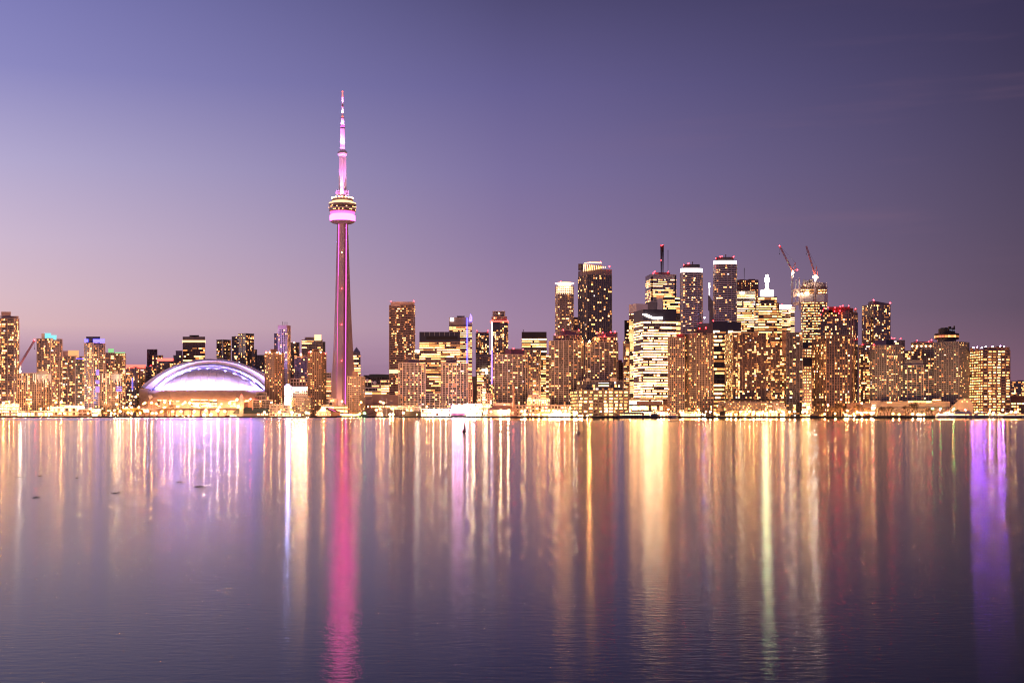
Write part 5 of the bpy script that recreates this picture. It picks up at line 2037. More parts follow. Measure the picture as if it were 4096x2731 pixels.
# restaurant with gabled front
rs = empty("restaurant", P(1310, 1660, 1745), "gabled waterfront restaurant with glowing front and dark sloping roof", "restaurant")
ga, gb, gc = P(1268, 1647, 1740), P(1293, 1629, 1740), P(1318, 1647, 1740)
m = MB()
m.face([(ga.x, ga.y, G0), (gc.x, gc.y, G0), gc, gb, ga])
bk = Vector((0, 14, 0))
m.face([(gc.x, gc.y, G0), (gc.x, gc.y + 14, G0), gc + bk, gc])
m.face([(ga.x, ga.y + 14, G0), (ga.x, ga.y, G0), ga, ga + bk])
m.build("front_gable", ["conc_beige"], rs)
m = MB()
e_ = Vector((-1.2, -0.8, 0.1))
up = Vector((0, 0, 0.5))
for a, c in ((ga + Vector((-1.2, -0.8, -0.4)), gb + Vector((0, -0.8, 0.3))), (gb + Vector((0, -0.8, 0.3)), gc + Vector((1.2, -0.8, -0.4)))):
    m.face([a, c, c + up, a + up])
    m.face([a + up, c + up, c + up + bk, a + up + bk])
ra, rb_, rc, rd = P(1302, 1628, 1744), P(1322, 1630, 1756), P(1362, 1647, 1756), P(1322, 1647, 1744)
m.face([rd, rc, rb_, ra])
m.face([rd + Vector((0, 0, -0.5)), rc + Vector((0, 0, -0.5)), rc, rd])
m.build("roof", ["brick_dark"], rs)
m = MB()
m.bar(P(1314, 1632, 1743), P(1342, 1645.5, 1743.5), 0.5)
m.build("roof_neon", ["pink_led"], rs)
m = MB()
pl_, _ = footprint((1318, 1362), 1749, 8)
m.prism(pl_, G0, Zof(1648, 1749))
m.build("side_wing", ["brown_stone"], rs)
for xx in (1265.5, 1274.5, 1289, 1297.5, 1306, 1321.5):
    m = MB()
    pl_, _ = footprint((xx - 2.2, xx + 2.2), 1739.4, 0.5)
    m.prism(pl_, Zof(1660, 1739), Zof(1654, 1739))
    m.build("window", ["w_amber"], rs)
for xa, xb, y0_, y1_ in ((1284, 1304, 1642, 1644.6), (1296, 1304, 1638, 1640.6)):
    m = MB()
    pl_, _ = footprint((xa, xb), 1739.2, 0.5)
    m.prism(pl_, Zof(y1_, 1739), Zof(y0_, 1739))
    m.build("sign", ["sign_warm"], rs)
m = MB()
m.sphere(P(1293.5, 1634, 1738.6), 1.1, 0)
m.build("gable_lamp", ["lamp_warm"], rs)
for xx in (1265, 1275, 1312, 1320):
    m = MB()
    m.bar(P(xx, 1650, 1739), P(xx, 1643, 1739), 0.6)
    m.build("wall_light", ["band_orange"], rs)

# drum at the tower's foot
dr = empty("rotunda", P(1341, 1650, 1812), "plain round concrete drum at the great tower's foot", "building")
m = MB()
c_ = P(1341, 1640, 1818)
m.lathe([(3.5, 0), (3.5, Zof(1604, 1818) - c_.z), (3.9, Zof(1604, 1818) - c_.z), (3.9, Zof(1594, 1818) - c_.z)], (c_.x, c_.y, c_.z), 24)
m.build("drum", ["conc_beige"], dr)

# stage with a glaring screen
stg = empty("concert_stage", P(1834, 1660, 1738), "concert stage with a blinding pink white screen at the water's edge", "stage")
m = MB()
pl_, _ = footprint((1809, 1860), 1738, 0.8)
m.prism(pl_, Zof(1650, 1738), Zof(1625, 1738))
m.build("screen", ["stage_pink"], stg)
m = MB()
pl_, _ = footprint((1803, 1866), 1734, 14)
m.prism(pl_, G0, Zof(1655, 1736))
m.build("platform", ["black_metal"], stg)
m = MB()
for xx in (1805, 1864):
    lattice(m, P(xx, 1655, 1738.5), P(xx, 1620, 1738.5), 1.2, 8, 0, 0.2)
lattice(m, P(1805, 1621, 1738.5), P(1864, 1621, 1738.5), 1.2, 14, 0, 0.2)
m.build("truss", ["dark_metal"], stg)
for xx, yy in ((1812, 1622), (1822, 1622), (1834, 1621), (1846, 1622), (1857, 1622)):
    m = MB()
    m.sphere(P(xx, yy, 1736), 1.2)
    m.build("spotlight", ["stage_pink"], stg)
for i in range(24):
    if i % 2 == 0:
        m = MB()
        p = P(1806 + 2.4 * i, 1657.5, 1733.4)
        m.box(p, (0.9, 0.6, 1.1))
        m.build("floor_light", ["pink_led"], stg)
light("SPOT", "stage_wash", P(1834, 1632, 1733), 1600000, (1.0, 0.25, 0.85), stg, 2.0, P(1834, 1560, 1850), 150)

# marquee truss canopy and dark shed
mq = empty("marquee", P(1620, 1650, 1752), "arched truss canopy with pale membrane beside the bright stalls", "canopy")
m = MB()
prev = None
for i in range(15):
    f = i / 14
    a = P(1558 + 124 * f, 1624 + 3 * f + 2 * math.sin(f * 12) * 0, 1750)
    q = P(1558 + 124 * f, 1632 + 10 * f, 1750)
    if prev:
        m.bar(prev[0], a, 0.4)
        m.bar(prev[1], q, 0.4)
        m.bar(prev[0], q, 0.28)
        m.bar(prev[1], a, 0.28)
        a2, p2 = a + Vector((0, 12, 0)), prev[0] + Vector((0, 12, 0))
        m.bar(p2, a2, 0.4)
        m.bar(a, a2, 0.3)
    prev = (a, q)
for x in (1574, 1632, 1664):
    m.bar(P(x, 1628, 1749), (P(x, 1628, 1749).x, 1749, G0), 0.6)
m.build("truss_frame", ["steel"], mq)
m = MB()
a, c = P(1560, 1622, 1757), P(1680, 1625, 1757)
m.face([P(1560, 1625, 1752), P(1680, 1628, 1752), c, a])
m.face([P(1560, 1625.4, 1752), P(1680, 1628.4, 1752), P(1680, 1628, 1752), P(1560, 1625, 1752)])
m.build("membrane", ["conc_pale"], mq)
sh = empty("shed", P(1652, 1655, 1742), "black flat roofed shed on the quay under the truss canopy", "shed")
m = MB()
pl_, _ = footprint((1618, 1683), 1740, 9)
m.prism(pl_, G0, Zof(1646, 1740))
m.prism(offset_poly(pl_, 0.4), Zof(1646, 1740), Zof(1645, 1740))
m.build("wall", ["black_metal"], sh)
m = MB()
pl_, _ = footprint((1665, 1669), 1739.4, 0.5)
m.prism(pl_, Zof(1661, 1739), Zof(1654, 1739))
m.build("lit_doorway", ["w_hot"], sh)

# brick powerhouse and its chimney
ph = empty("powerhouse", P(2008, 1660, 1748), "dark red brick powerhouse with gabled end and blazing wall lamps", "building")
m = MB()
pl_, _ = footprint((1951, 2066), 1752, 20)
m.prism(pl_, G0, Zof(1636, 1752))
pl_, _ = footprint((1974, 2062), 1760, 16)
m.prism(pl_, G0, Zof(1611, 1760))
pl_, _ = footprint((2040, 2069), 1744, 8)
m.prism(pl_, G0, Zof(1634, 1744))
m.build("wall", ["brick_dark"], ph)
m = MB()
a, c = P(1950, 1638, 1750), P(2040, 1638, 1750)
a2, c2 = P(1975, 1622, 1760), P(2038, 1622, 1760)
m.face([a, c, c2, a2])
m.face([a + Vector((0, 0, -.5)), c + Vector((0, 0, -.5)), c, a])
m.build("roof", ["brick_dark"], ph)
m = MB()
m.face([P(2012, 1621, 1749), P(2023, 1621, 1749), P(2017.5, 1615, 1749)])
m.build("gable_badge", ["conc_pale"], ph)
for xx in (2013, 2022):
    m = MB()
    pl_, _ = footprint((xx, xx + 5), 1751.2, 0.5)
    m.prism(pl_, Zof(1661, 1751), Zof(1640, 1751))
    m.build("window", ["w_hot"], ph)
m = MB()
pl_, _ = footprint((2046, 2055), 1743.4, 0.4)
m.prism(pl_, Zof(1658, 1743), Zof(1645, 1743))
m.build("wall_panel", ["conc_grey"], ph)
for xx in (2002.5, 2034):
    m = MB()
    q = P(xx, 1643, 1748)
    m.sphere(q, 1.5)
    m.bar(q, q + Vector((0, 4, 0)), 0.4, 1)
    m.build("lamp", ["lamp_white", "dark_metal"], ph)
    light("POINT", "lamp_light", q + Vector((0, -2, 0)), 9000, (1, 0.85, 0.65), ph, 0.8)
chm = empty("chimney", P(2054, 1640, 1750), "tall dark red brick chimney rising from the powerhouse", "chimney")
m = MB()
c_ = P(2054, 1640, 1751)
m.lathe([(1.75, G0 - c_.z), (1.35, Zof(1546, 1751) - c_.z), (1.6, Zof(1545, 1751) - c_.z), (1.6, Zof(1542, 1751) - c_.z), (1.1, Zof(1541.8, 1751) - c_.z)], c_, 16)
m.build("stack", ["brick_dark"], chm, False)
m = MB()
m.lathe([(2.3, 0), (2.3, 2.0)], (c_.x, c_.y, Zof(1634, 1751)), 12)
m.build("collar", ["brick_dark"], chm)

# sloping terraces before the huge brown slab
zg = empty("terrace_building", P(3004, 1650, 1770), "low dark building of sloping terraces with fins, before the huge brown slab", "building")
m = MB()
prof = ((1758, 1641), (1762, 1634), (1766, 1627), (1771, 1619), (1776, 1610), (1780, 1604))
for i, (yy, ty) in enumerate(prof):
    pl_, _ = footprint((2862 + 3 * i, 3150 - 4 * i), yy, 1795 - yy)
    zb_ = G0 if i == 0 else Zof(prof[i - 1][1], yy)
    m.prism(pl_, zb_, Zof(ty, yy))
m.build("terraces", ["conc_dark"], zg)
for i in range(13):
    x = 2878 + 21.5 * i
    m = MB()
    m.bar(P(x + 9, 1641, 1756), P(x - 6, 1604, 1777), 0.9, 0, 1.2)
    m.build("fin", ["conc_grey"], zg)
rz_ = random.Random(4)
for i, (yy, ty) in enumerate(prof[:-1]):
    for j in range(34):
        xx = 2890 + 7.4 * j
        if rz_.random() < (0.42 if 2952 < xx < 3000 or 3040 < xx < 3085 else 0.22):
            m = MB()
            pl_, _ = footprint((xx, xx + 3 + 3 * rz_.random()), yy + 3.2, 0.5)
            z_ = Zof(ty, yy)
            m.prism(pl_, z_ + 0.4, z_ + 1.9)
            m.build("window", [rz_.choice(("w_amber", "w_warm", "w_orange", "w_hot"))], zg)
m = MB()
for j in range(40):
    c_ = P(2930 + 5.4 * j, 1602, 1786)
    m.sphere((c_.x, c_.y + rz_.random() * 4, c_.z + rz_.random() * 0.8), 1.6 + rz_.random(), 0, 7, 4, 0.8)
m.build("roof_garden", ["twig"], zg)["kind"] = "stuff"
# dark folded pavilion on the pier
pv = empty("pier_pavilion", P(2890, 1655, 1712), "black folded pavilion on the pier before the terraces", "pavilion")
m = MB()
a = [P(2877, 1661, 1712), P(2904, 1661, 1712), P(2902, 1648, 1712), P(2896, 1643, 1712), P(2884, 1644, 1712), P(2879, 1650, 1712)]
k_ = Vector((0, 7, 0))
m.face(a)
for i in range(6):
    j = (i + 1) % 6
    m.face([a[j], a[i], a[i] + k_, a[j] + k_])
m.face(list(reversed([p + k_ for p in a])))
m.build("shell", ["black_metal"], pv)
# sloped concrete gable end with an arch, below the revolving restaurant hotel
gw = empty("gable_building", P(3845, 1650, 1795), "sloped concrete end building with a dark arch and three lit windows at its top", "building")
out_ = [(3796, 1656), (3892, 1656), (3894, 1618), (3883, 1600), (3874, 1595), (3840, 1595), (3798, 1634)]
a = [P(x, y, 1795) for x, y in out_]
k_ = Vector((8, 24, 0))
m = MB()
m.face(a)
for i in range(len(a)):
    j = (i + 1) % len(a)
    m.face([a[j], a[i], a[i] + k_, a[j] + k_])
m.build("end_wall", ["conc_beige"], gw)
m = MB()
arcp = [P(3831 + 11 * math.cos(math.pi * i / 12), 1650 - 13 * math.sin(math.pi * i / 12), 1794.6) for i in range(13)]
m.face(arcp)
m.face([arcp[12], arcp[0], (arcp[0].x, arcp[0].y, G0), (arcp[12].x, arcp[12].y, G0)])
m.build("arch_opening", ["black_metal"], gw)
for x, y in ((3849, 1606), (3868, 1606), (3858, 1598)):
    m = MB()
    pl_, _ = footprint((x - 2.6, x + 2.6), 1794.2, 0.6)
    m.prism(pl_, Zof(y + 2.5, 1794), Zof(y - 2.5, 1794))
    m.build("window", ["w_amber"], gw)
# violet floods on the roof of the east office
root, info = root_of("violet lights on its roof")
for xx, yy in ((3893, 1390), (3908, 1388), (3926, 1390), (3942, 1387), (3970, 1386), (4000, 1384), (4016, 1386)):
    m = MB()
    q = P(xx, yy, 1834)
    m.box(q, (2.0, 1.0, 1.3), 1)
    m.face([q + Vector((-0.85, -0.55, -0.5)), q + Vector((0.85, -0.55, -0.5)), q + Vector((0.85, -0.55, 0.5)), q + Vector((-0.85, -0.55, 0.5))], 0)
    m.bar(q - Vector((0, -0.6, 0)), q + Vector((0, 0.6, -6)), 0.2, 1)
    m.build("floodlight", ["violet_spot", "dark_metal"], root)

# ------------------------------------------------------------------ street lamps
LAMPS = []


def lamp_proto(mat):
    hd = MB()
    hd.lathe([(0.15, -0.55), (0.75, -0.35), (0.9, 0.15), (0.55, 0.55), (0.1, 0.7)], (0, 0, 0), 8)
    me = bpy.data.meshes.new("lamp_head")
    me.from_pydata(hd.v, [], hd.f)
    me.materials.append(M[mat])
    return me


HEADS = {k: lamp_proto(k) for k in ("lamp_warm", "lamp_orange", "lamp_white", "lamp_blue", "lamp_green", "lamp_red")}
pm = MB()
pm.tube((0, 0, 0), (0, 0, 1), 0.16, 0.10, 6)
POLE = bpy.data.meshes.new("pole")
POLE.from_pydata(pm.v, [], pm.f)
POLE.materials.append(M["dark_metal"])
bm_ = MB()
bm_.tube((0, 0, 0), (0, 0, 0.9), 0.34, 0.26, 8)
BASE = bpy.data.meshes.new("base")
BASE.from_pydata(bm_.v, [], bm_.f)
BASE.materials.append(M["dark_metal"])
COLS = {"lamp_warm": (1, 0.66, 0.32), "lamp_orange": (1, 0.5, 0.2), "lamp_white": (1, 0.88, 0.75), "lamp_blue": (0.7, 0.75, 1), "lamp_green": (0.1, 1, 0.2), "lamp_red": (1, 0.08, 0.06)}


def lamp(x, y, mat, label, group, Y=None, size=1.0, power=0):
    if Y is None:
        h = 1660 - y
        Y = 1712 if h < 25 else (1730 if h < 50 else 1780)
        Y += R.random() * 10
    p = P(x, y, Y)
    if p.z - G0 < 2.2:
        p.z = G0 + 2.2
    o = empty("street_lamp", (p.x, p.y, G0), label, "lamp", group)
    for nm, me, z, s in (("base", BASE, 0, (1, 1, 1)), ("pole", POLE, 0.5, (1.2, 1.2, p.z - G0 - 0.9)), ("lamp_head", HEADS[mat], p.z - G0, (size, size, size))):
        c = bpy.data.objects.new(nm, me)
        COL.objects.link(c)
        c.parent = o
        c.location = (0, 0, z)
        c.scale = s
    if power:
        light("POINT", "lamp_light", (p.x, p.y - 0.5, p.z - 1.2), power, COLS[mat], o, 0.8)
    return o


def strip_lamps(x0, sc, items, label, group, power=1400):
    for it in items:
        xx, yy = x0 + it[0] / sc, 1540 + it[1] / sc
        k = it[2] if len(it) > 2 else "w"
        mat, size, pw = {"w": ("lamp_warm", 0.8, power), "W": ("lamp_warm", 1.15, power * 2), "o": ("lamp_orange", 0.8, power), "X": ("lamp_white", 1.25, power * 3), "x": ("lamp_white", 0.8, power),
                         "b": ("lamp_blue", 1.2, power), "g": ("lamp_green", 1.1, power * 0.4), "r": ("lamp_red", 1.1, power * 0.4)}[k]
        lamp(xx, yy, mat, label, group, None, size, pw)


strip_lamps(0, 5.88, ((85, 405), (215, 395, "W"), (320, 447), (70, 447), (965, 560, "o"), (1135, 540, "o"), (1440, 400, "W"), (1318, 408), (1840, 555), (2138, 555, "o"), (1910, 420), (1195, 672), (1405, 672), (1510, 672), (600, 672, "x"), (440, 690, "x"), (950, 672), (2075, 665)),
            "glowing street lamp among the shops at the west end of the quay", "street lamps at the west end")
strip_lamps(400, 5.88, ((405, 280, "x"), (845, 275, "x"), (725, 420, "o"), (1060, 418, "o"), (1210, 415, "o"), (1650, 415, "o"), (1520, 405, "o"), (910, 522), (745, 520), (625, 532), (470, 615, "X"), (1055, 612, "W"), (1120, 612, "b"), (260, 660, "x"),
                        (350, 675, "x"), (660, 650, "w"), (745, 660, "x"), (945, 655), (1230, 660), (1325, 660), (1445, 630, "o"), (2215, 615, "W"), (2000, 405, "o"), (2110, 415, "W"), (1515, 520, "o"), (1705, 620), (1905, 615), (545, 520), (340, 590), (390, 450)),
            "glowing street lamp between the yellow lit trees and the stadium wall", "street lamps before the stadium", 1800)
strip_lamps(800, 5.88, ((135, 595, "x"), (415, 595, "X"), (580, 615), (455, 515, "o"), (895, 515, "o"), (1085, 380, "o"), (1870, 640, "X"), (2165, 645, "X"), (1515, 640, "W"), (1680, 410, "o"), (2000, 390, "o"), (2075, 400, "o"), (700, 420, "W"), (1190, 330, "r"), (95, 700, "X"), (260, 690, "X"), (870, 345, "x")),
            "glowing lamp near the square watch tower and harbour station", "street lamps by the watch tower")
strip_lamps(1200, 5.88, ((150, 645, "X"), (990, 385, "o"), (1895, 395, "o"), (1965, 420, "o"), (1880, 560, "o"), (1795, 585, "o"), (2165, 550, "o"), (1435, 400, "o"), (205, 665), (1190, 690), (1415, 665, "o"), (1520, 660, "g"), (2115, 690, "X"), (2185, 690, "X")),
            "glowing orange lamp along the small harbour with the sailing ship", "street lamps by the sailing ship")
strip_lamps(1600, 5.88, ((80, 650, "W"), (1590, 550, "X"), (1715, 490, "X"), (1745, 575, "X"), (1690, 690, "X"), (2140, 630, "w"), (950, 690, "X"), (690, 620), (630, 510), (780, 640, "X"), (1080, 640, "X"), (1560, 660, "X"), (1990, 650, "X")),
            "dazzling white lamp among the stalls and stage", "lamps around the stage", 2500)
strip_lamps(2000, 5.88, ((995, 595, "o"), (1160, 595, "o"), (1255, 595, "o"), (875, 550, "o"), (1315, 630, "W"), (1390, 620, "X"), (1435, 655, "r"), (1195, 685, "W"), (1275, 690, "X"), (1345, 690, "X"), (1525, 665, "X"), (585, 690, "X"), (920, 690, "W"), (1050, 690, "w"), (510, 610), (590, 600, "x"), (1640, 540, "w"), (1740, 650, "X"), (1800, 650, "X")),
            "glowing lamp among the bare little trees before the pink arcade", "street lamps before the pink arcade", 1800)
strip_lamps(2400, 5.88, ((1450, 650, "x"), (1610, 570, "o"), (1945, 650, "W"), (1890, 630), (710, 610), (1400, 640, "r"), (1430, 700, "r"), (1365, 660, "x"), (2250, 650), (2330, 690, "w"), (2310, 575, "o")),
            "glowing lamp behind the moored ferries", "street lamps behind the ferries")
strip_lamps(2800, 5.88, ((240, 630, "W"), (140, 630), (65, 685, "W"), (120, 720), (395, 712), (1170, 620, "W"), (1265, 630, "W"), (1660, 615, "W"), (1940, 620, "W"), (1795, 630), (1050, 690), (845, 690, "W"), (1920, 718, "W"), (1975, 718, "W"), (2105, 630, "w"), (2225, 625, "W"), (1480, 630), (950, 630), (630, 710), (1450, 672), (350, 660), (730, 700), (1340, 670), (1560, 670), (1260, 680)),
            "glowing garden lamp below the sloping terraces", "garden lamps below the terraces")
strip_lamps(3200, 5.88, ((65, 635, "W"), (165, 632), (200, 530, "X"), (580, 680, "o"), (830, 670, "w"), (1075, 695, "W"), (1265, 685), (1340, 630, "o"), (1440, 670, "r"), (1560, 645), (1680, 675, "W"), (1715, 660, "X"), (1450, 425, "o"), (665, 475), (2190, 675, "o"), (2335, 690, "o"), (1115, 600), (1465, 715)),
            "glowing lamp under the dark bare park trees", "park lamps under the bare trees", 1000)
strip_lamps(3600, 4.742, ((238, 548), (342, 558, "x"), (390, 565, "x"), (455, 555), (617, 447, "g"), (767, 443, "g"), (757, 470, "r"), (1022, 447, "g"), (1000, 470, "o"), (1240, 470, "r"), (1265, 505, "x"), (1085, 570), (1385, 570, "o"), (1460, 500), (1705, 475, "W"), (1770, 530, "x"), (2110, 505), (2195, 510, "W"), (730, 550, "x"), (1560, 515), (1680, 545), (1830, 545, "W"), (1950, 470, "W"), (1925, 570), (2180, 580, "x")),
            "glowing harbour lamp by the moored boats at the east end", "harbour lamps at the east end", 900)
for i, xc in enumerate((1160, 1215, 1330, 1390, 1455, 1510, 1568, 1625, 1750, 1870, 1935, 2055)):
    x = 2000 + xc / 5.88
    p = P(x, 1662.2, 1699.5)
    o = empty("dock_light", (p.x, p.y, 1.9), "small light on the quay edge before the bare little trees", "light", "dock lights on the quay edge")
    m = MB()
    m.tube((p.x, p.y, 1.9), (p.x, p.y, 2.5), 0.2, 0.2, 6)
    m.build("post", ["dark_metal"], o)
    m = MB()
    m.sphere((p.x, p.y, 2.8), 0.6, 0, 7, 5)
    m.build("lamp_head", ["lamp_red" if i in (4,) else "lamp_warm"], o)
# floodlight masts added along the quay to brighten the waterfront facades
fl_root = None
for i in range(27):
    x = 20 + i * 155
    west = i < 9
    col = (1.0, 0.50, 0.26) if west else ((1.0, 0.46, 0.20) if i < 20 else (1.0, 0.50, 0.24))
    pw = 460000 if i < 8 else (240000 if i < 17 else (60000 if i < 21 else 45000))
    if i in (14, 15):
        pw = 60000
    if 2 < i < 7:
        pw = 50000
    if i in (16, 17):
        pw *= 1.3
    p = P(x, 1640, 1706 if i < 20 else 1752)
    o = empty("fill_light_mast", (p.x, p.y, G0), "added quay mast with floodlights to brighten the facades", "lamp", "added fill light masts along the quay")
    for nm, me, z, s in (("base", BASE, 0, (1, 1, 1)), ("pole", POLE, 0.5, (0.8, 0.8, 8.0))):
        c = bpy.data.objects.new(nm, me)
        COL.objects.link(c)
        c.parent = o
        c.location = (0, 0, z)
        c.scale = s
    m = MB()
    m.box((p.x, p.y, G0 + 8.7), (1.2, 0.5, 0.5))
    m.build("hood", ["dark_metal"], o)
    light("SPOT", "floodlight", (p.x, p.y + 0.7, G0 + 8.9), pw, col, o, 1.0, (p.x * 1.03, p.y + 60, 52), 120, 1.0)

# second line of added masts, unseen behind the first row, to brighten facades
for x, Yq, pw in ((95, 1850, 500000), (215, 1870, 600000), (295, 1875, 600000), (370, 1860, 600000), (500, 1880, 500000), (560, 1880, 400000), (1150, 1890, 400000), (1215, 1900, 400000),
                  (1700, 1930, 500000), (1880, 1960, 700000), (1940, 1950, 700000), (2175, 1930, 500000), (2500, 1940, 400000), (2660, 1880, 400000), (2870, 1900, 300000), (3235, 1870, 300000), (3620, 1900, 300000)):
    p = P(x, 1640, Yq)
    o = empty("fill_light_mast", (p.x, p.y, G0), "added unseen street mast with floodlights to brighten the blocks", "lamp", "added fill light masts in the streets behind")
    for nm, me, z, s in (("base", BASE, 0, (1, 1, 1)), ("pole", POLE, 0.5, (0.8, 0.8, 8.0))):
        c = bpy.data.objects.new(nm, me)
        COL.objects.link(c)
        c.parent = o
        c.location = (0, 0, z)
        c.scale = s
    m = MB()
    m.box((p.x, p.y, G0 + 8.7), (1.2, 0.5, 0.5))
    m.build("hood", ["dark_metal"], o)
    light("SPOT", "floodlight", (p.x, p.y + 0.7, G0 + 8.9), pw * 0.5, (1.0, 0.48, 0.28), o, 1.0, (p.x * 1.03, p.y + 60, 60), 140, 1.0)

# ------------------------------------------------------------------ trees


def tree_mesh(seed, H, spread, leafy=0.0):
    r = random.Random(seed)
    tr, cr = MB(), MB()

    def grow(p, d, L, w, lev):
        q = p + d * L
        (tr if lev < 1 else cr).tube(p, q, w, w * 0.62, 5 if lev < 2 else 3, 0, False)
        if lev >= 4:
            for _ in range(3):
                t = (d + Vector((r.uniform(-1, 1), r.uniform(-1, 1), r.uniform(-.3, .9))) * 0.9).normalized()
                e = q + t * L * r.uniform(.5, 1.0)
                n_ = t.cross(Vector((r.random(), r.random(), r.random()))).normalized() * 0.05
                cr.face([q - n_, q + n_, e])
                if r.random() < leafy:
                    s_ = 0.28
                    u = Vector((r.uniform(-1, 1), r.uniform(-1, 1), r.uniform(-1, 1))).normalized() * s_
                    v = u.cross(t).normalized() * s_
                    cr.face([e - u, e + v, e + u, e - v])
            return
        for _ in range(3 if lev else 4):
            a = r.uniform(0, 2 * math.pi)
            k_ = r.uniform(0.35, 0.85) * spread
            nd = (d + Vector((math.cos(a) * k_, math.sin(a) * k_, r.uniform(-0.1, 0.25)))).normalized()
            grow(p.lerp(q, r.uniform(0.7, 1.0)), nd, L * r.uniform(0.62, 0.82), w * 0.58, lev + 1)
    grow(Vector((0, 0, -0.2)), Vector((0.03, 0, 1)).normalized(), H * 0.30, H * 0.028, 0)
    res = []
    for nm, b_, mt in (("trunk", tr, "bark"), ("crown", cr, "twig")):
        me = bpy.data.meshes.new(nm)
        me.from_pydata([tuple(v) for v in b_.v], [], b_.f)
        me.materials.append(M[mt])
        res.append((nm, me))
    return res


PROTO = [tree_mesh(3, 10, 1.0), tree_mesh(8, 11, 0.9), tree_mesh(15, 9, 1.15), tree_mesh(23, 10, 0.8)]
pmat("leaf_yellow", (0.20, 0.13, 0.03), 0.9)
PROTOL = [tree_mesh(31, 10, 1.0, 0.9), tree_mesh(37, 9, 1.1, 0.9)]
for lst in PROTOL:
    lst[1][1].materials[0] = M["leaf_yellow"]


def tree(x, Y, h, label, group, protos=PROTO, i=0):
    px_ = (x - 2048) / F * Y
    o = empty("bare_tree" if protos is PROTO else "leafy_tree", (px_, Y, G0), label, "tree", group)
    s = h / 10.0
    ang = R.random() * 6.28
    for nm, me in protos[i % len(protos)]:
        c = bpy.data.objects.new(nm, me)
        COL.objects.link(c)
        c.parent = o
        c.scale = (s * R.uniform(.9, 1.15), s * R.uniform(.9, 1.15), s)
        c.rotation_euler = (0, 0, ang)
    return o


i = 0
for x, h in ((17, 8), (42, 7), (57, 8)):
    tree(x, 1722, h, "dark bare tree before the deck pavilion with white lights", "trees before the deck pavilion", PROTO, i)
    i += 1
for x, h in ((402, 10), (414, 11), (428, 9), (455, 12), (468, 13), (482, 14), (496, 14), (512, 15), (530, 16), (545, 15), (562, 14), (578, 12), (596, 12), (640, 10), (655, 10)):
    tree(x, 1745 + (i % 5) * 5, h, "tree glowing yellow in the lamplight west of the stadium", "yellow lit trees west of the stadium", PROTOL, i)
    i += 1
for x, h in ((672, 18), (683, 21), (668, 15)):
    tree(x, 1735, h, "tall dark tree standing up before the stadium's glazing", "dark trees before the stadium", PROTO, i)
    i += 1
for x, h in ((2085, 8), (2147, 13), (2156, 12), (2168, 12), (2197, 12), (2207, 13), (2216, 13), (2229, 10)):
    tree(x, 1728, h, "thin bare tree lit orange before the pink arcade", "trees before the pink arcade", PROTO, i)
    i += 1
for x, h in ((2530, 14), (2568, 16), (2575, 14), (2610, 13), (2640, 21), (2652, 20), (2664, 22), (2676, 18), (2770, 12), (2783, 14), (2792, 15)):
    tree(x, 1722, h, "bare tree against the glare behind the ferries", "trees behind the ferries", PROTO, i)
    i += 1
for x, h in ((2865, 13), (2874, 15), (2884, 18), (2898, 20), (2918, 12), (2935, 11), (2973, 10), (3046, 11), (3056, 10), (3150, 12), (3162, 11)):
    tree(x, 1722, h, "dark bare tree in the garden below the terraces", "garden trees below the terraces", PROTO, i)
    i += 1
for x, h in ((3255, 14), (3262, 16), (3275, 18), (3287, 17), (3300, 18), (3313, 18), (3325, 16), (3340, 20), (3354, 22), (3366, 24), (3377, 20), (3400, 19), (3420, 20), (3432, 21), (3452, 16), (3470, 18),
             (3500, 16), (3510, 18), (3522, 17), (3538, 18), (3550, 17), (3562, 18)):
    tree(x, 1716 + (i % 4) * 4, h, "dark bare tree in the lakeside park", "bare trees in the lakeside park", PROTO, i)
    i += 1
for x, h in ((3622, 18), (3635, 22), (3648, 24), (3660, 25), (3672, 21), (3690, 14), (3703, 15), (3716, 14), (3728, 13)):
    tree(x, 1716 + (i % 4) * 4, h, "dark bare tree before the long low podium", "bare trees before the podium", PROTO, i)
    i += 1

m = MB()
pl_ = [(P(3430, 0, 1702).x, 1702), (P(3760, 0, 1702).x, 1702), (P(3740, 0, 1740).x, 1740), (P(3440, 0, 1740).x, 1740)]
m.prism(pl_, G0 - 0.2, G0 + 0.9)
pl_ = [(P(405, 0, 1704).x, 1704), (P(690, 0, 1704).x, 1704), (P(690, 0, 1740).x, 1740), (P(405, 0, 1740).x, 1740)]
m.prism(pl_, G0 - 0.2, G0 + 0.25)
structure("lawn", m, ["grass_mat"])

# ------------------------------------------------------------------ cars


def car_parts(paint):
    b = MB()
    prof = [(-2.2, 0.35), (2.2, 0.35), (2.25, 0.75), (1.3, 0.95), (0.7, 1.45), (-1.0, 1.5), (-1.7, 1.0), (-2.25, 0.9)]
    for s in (-1, 1):
        pts = [(x, s * 0.88, z) for x, z in prof]
        b.face(pts if s < 0 else list(reversed(pts)))
    for i in range(8):
        j = (i + 1) % 8
        b.face([(prof[j][0], -0.88, prof[j][1]), (prof[i][0], -0.88, prof[i][1]), (prof[i][0], 0.88, prof[i][1]), (prof[j][0], 0.88, prof[j][1])])
    g = MB()
    g.face([(-0.95, -0.9, 1.0), (1.1, -0.9, 1.0), (0.65, -0.9, 1.38), (-0.9, -0.9, 1.42)])
    w = MB()
    w.tube((0, -0.12, 0), (0, 0.12, 0), 0.34, 0.34, 10)
    l = MB()
    l.box((2.25, 0, 0.7), (0.12, 1.5, 0.2))
    res = []
    for nm, q, mt in (("body", b, paint), ("side_window", g, "glass_dark"), ("wheel", w, "tyre"), ("headlight", l, "lamp_white")):
        me = bpy.data.meshes.new(nm)
        me.from_pydata([tuple(v) for v in q.v], [], q.f)
        me.materials.append(M[mt])
        res.append((nm, me))
    return dict(res)


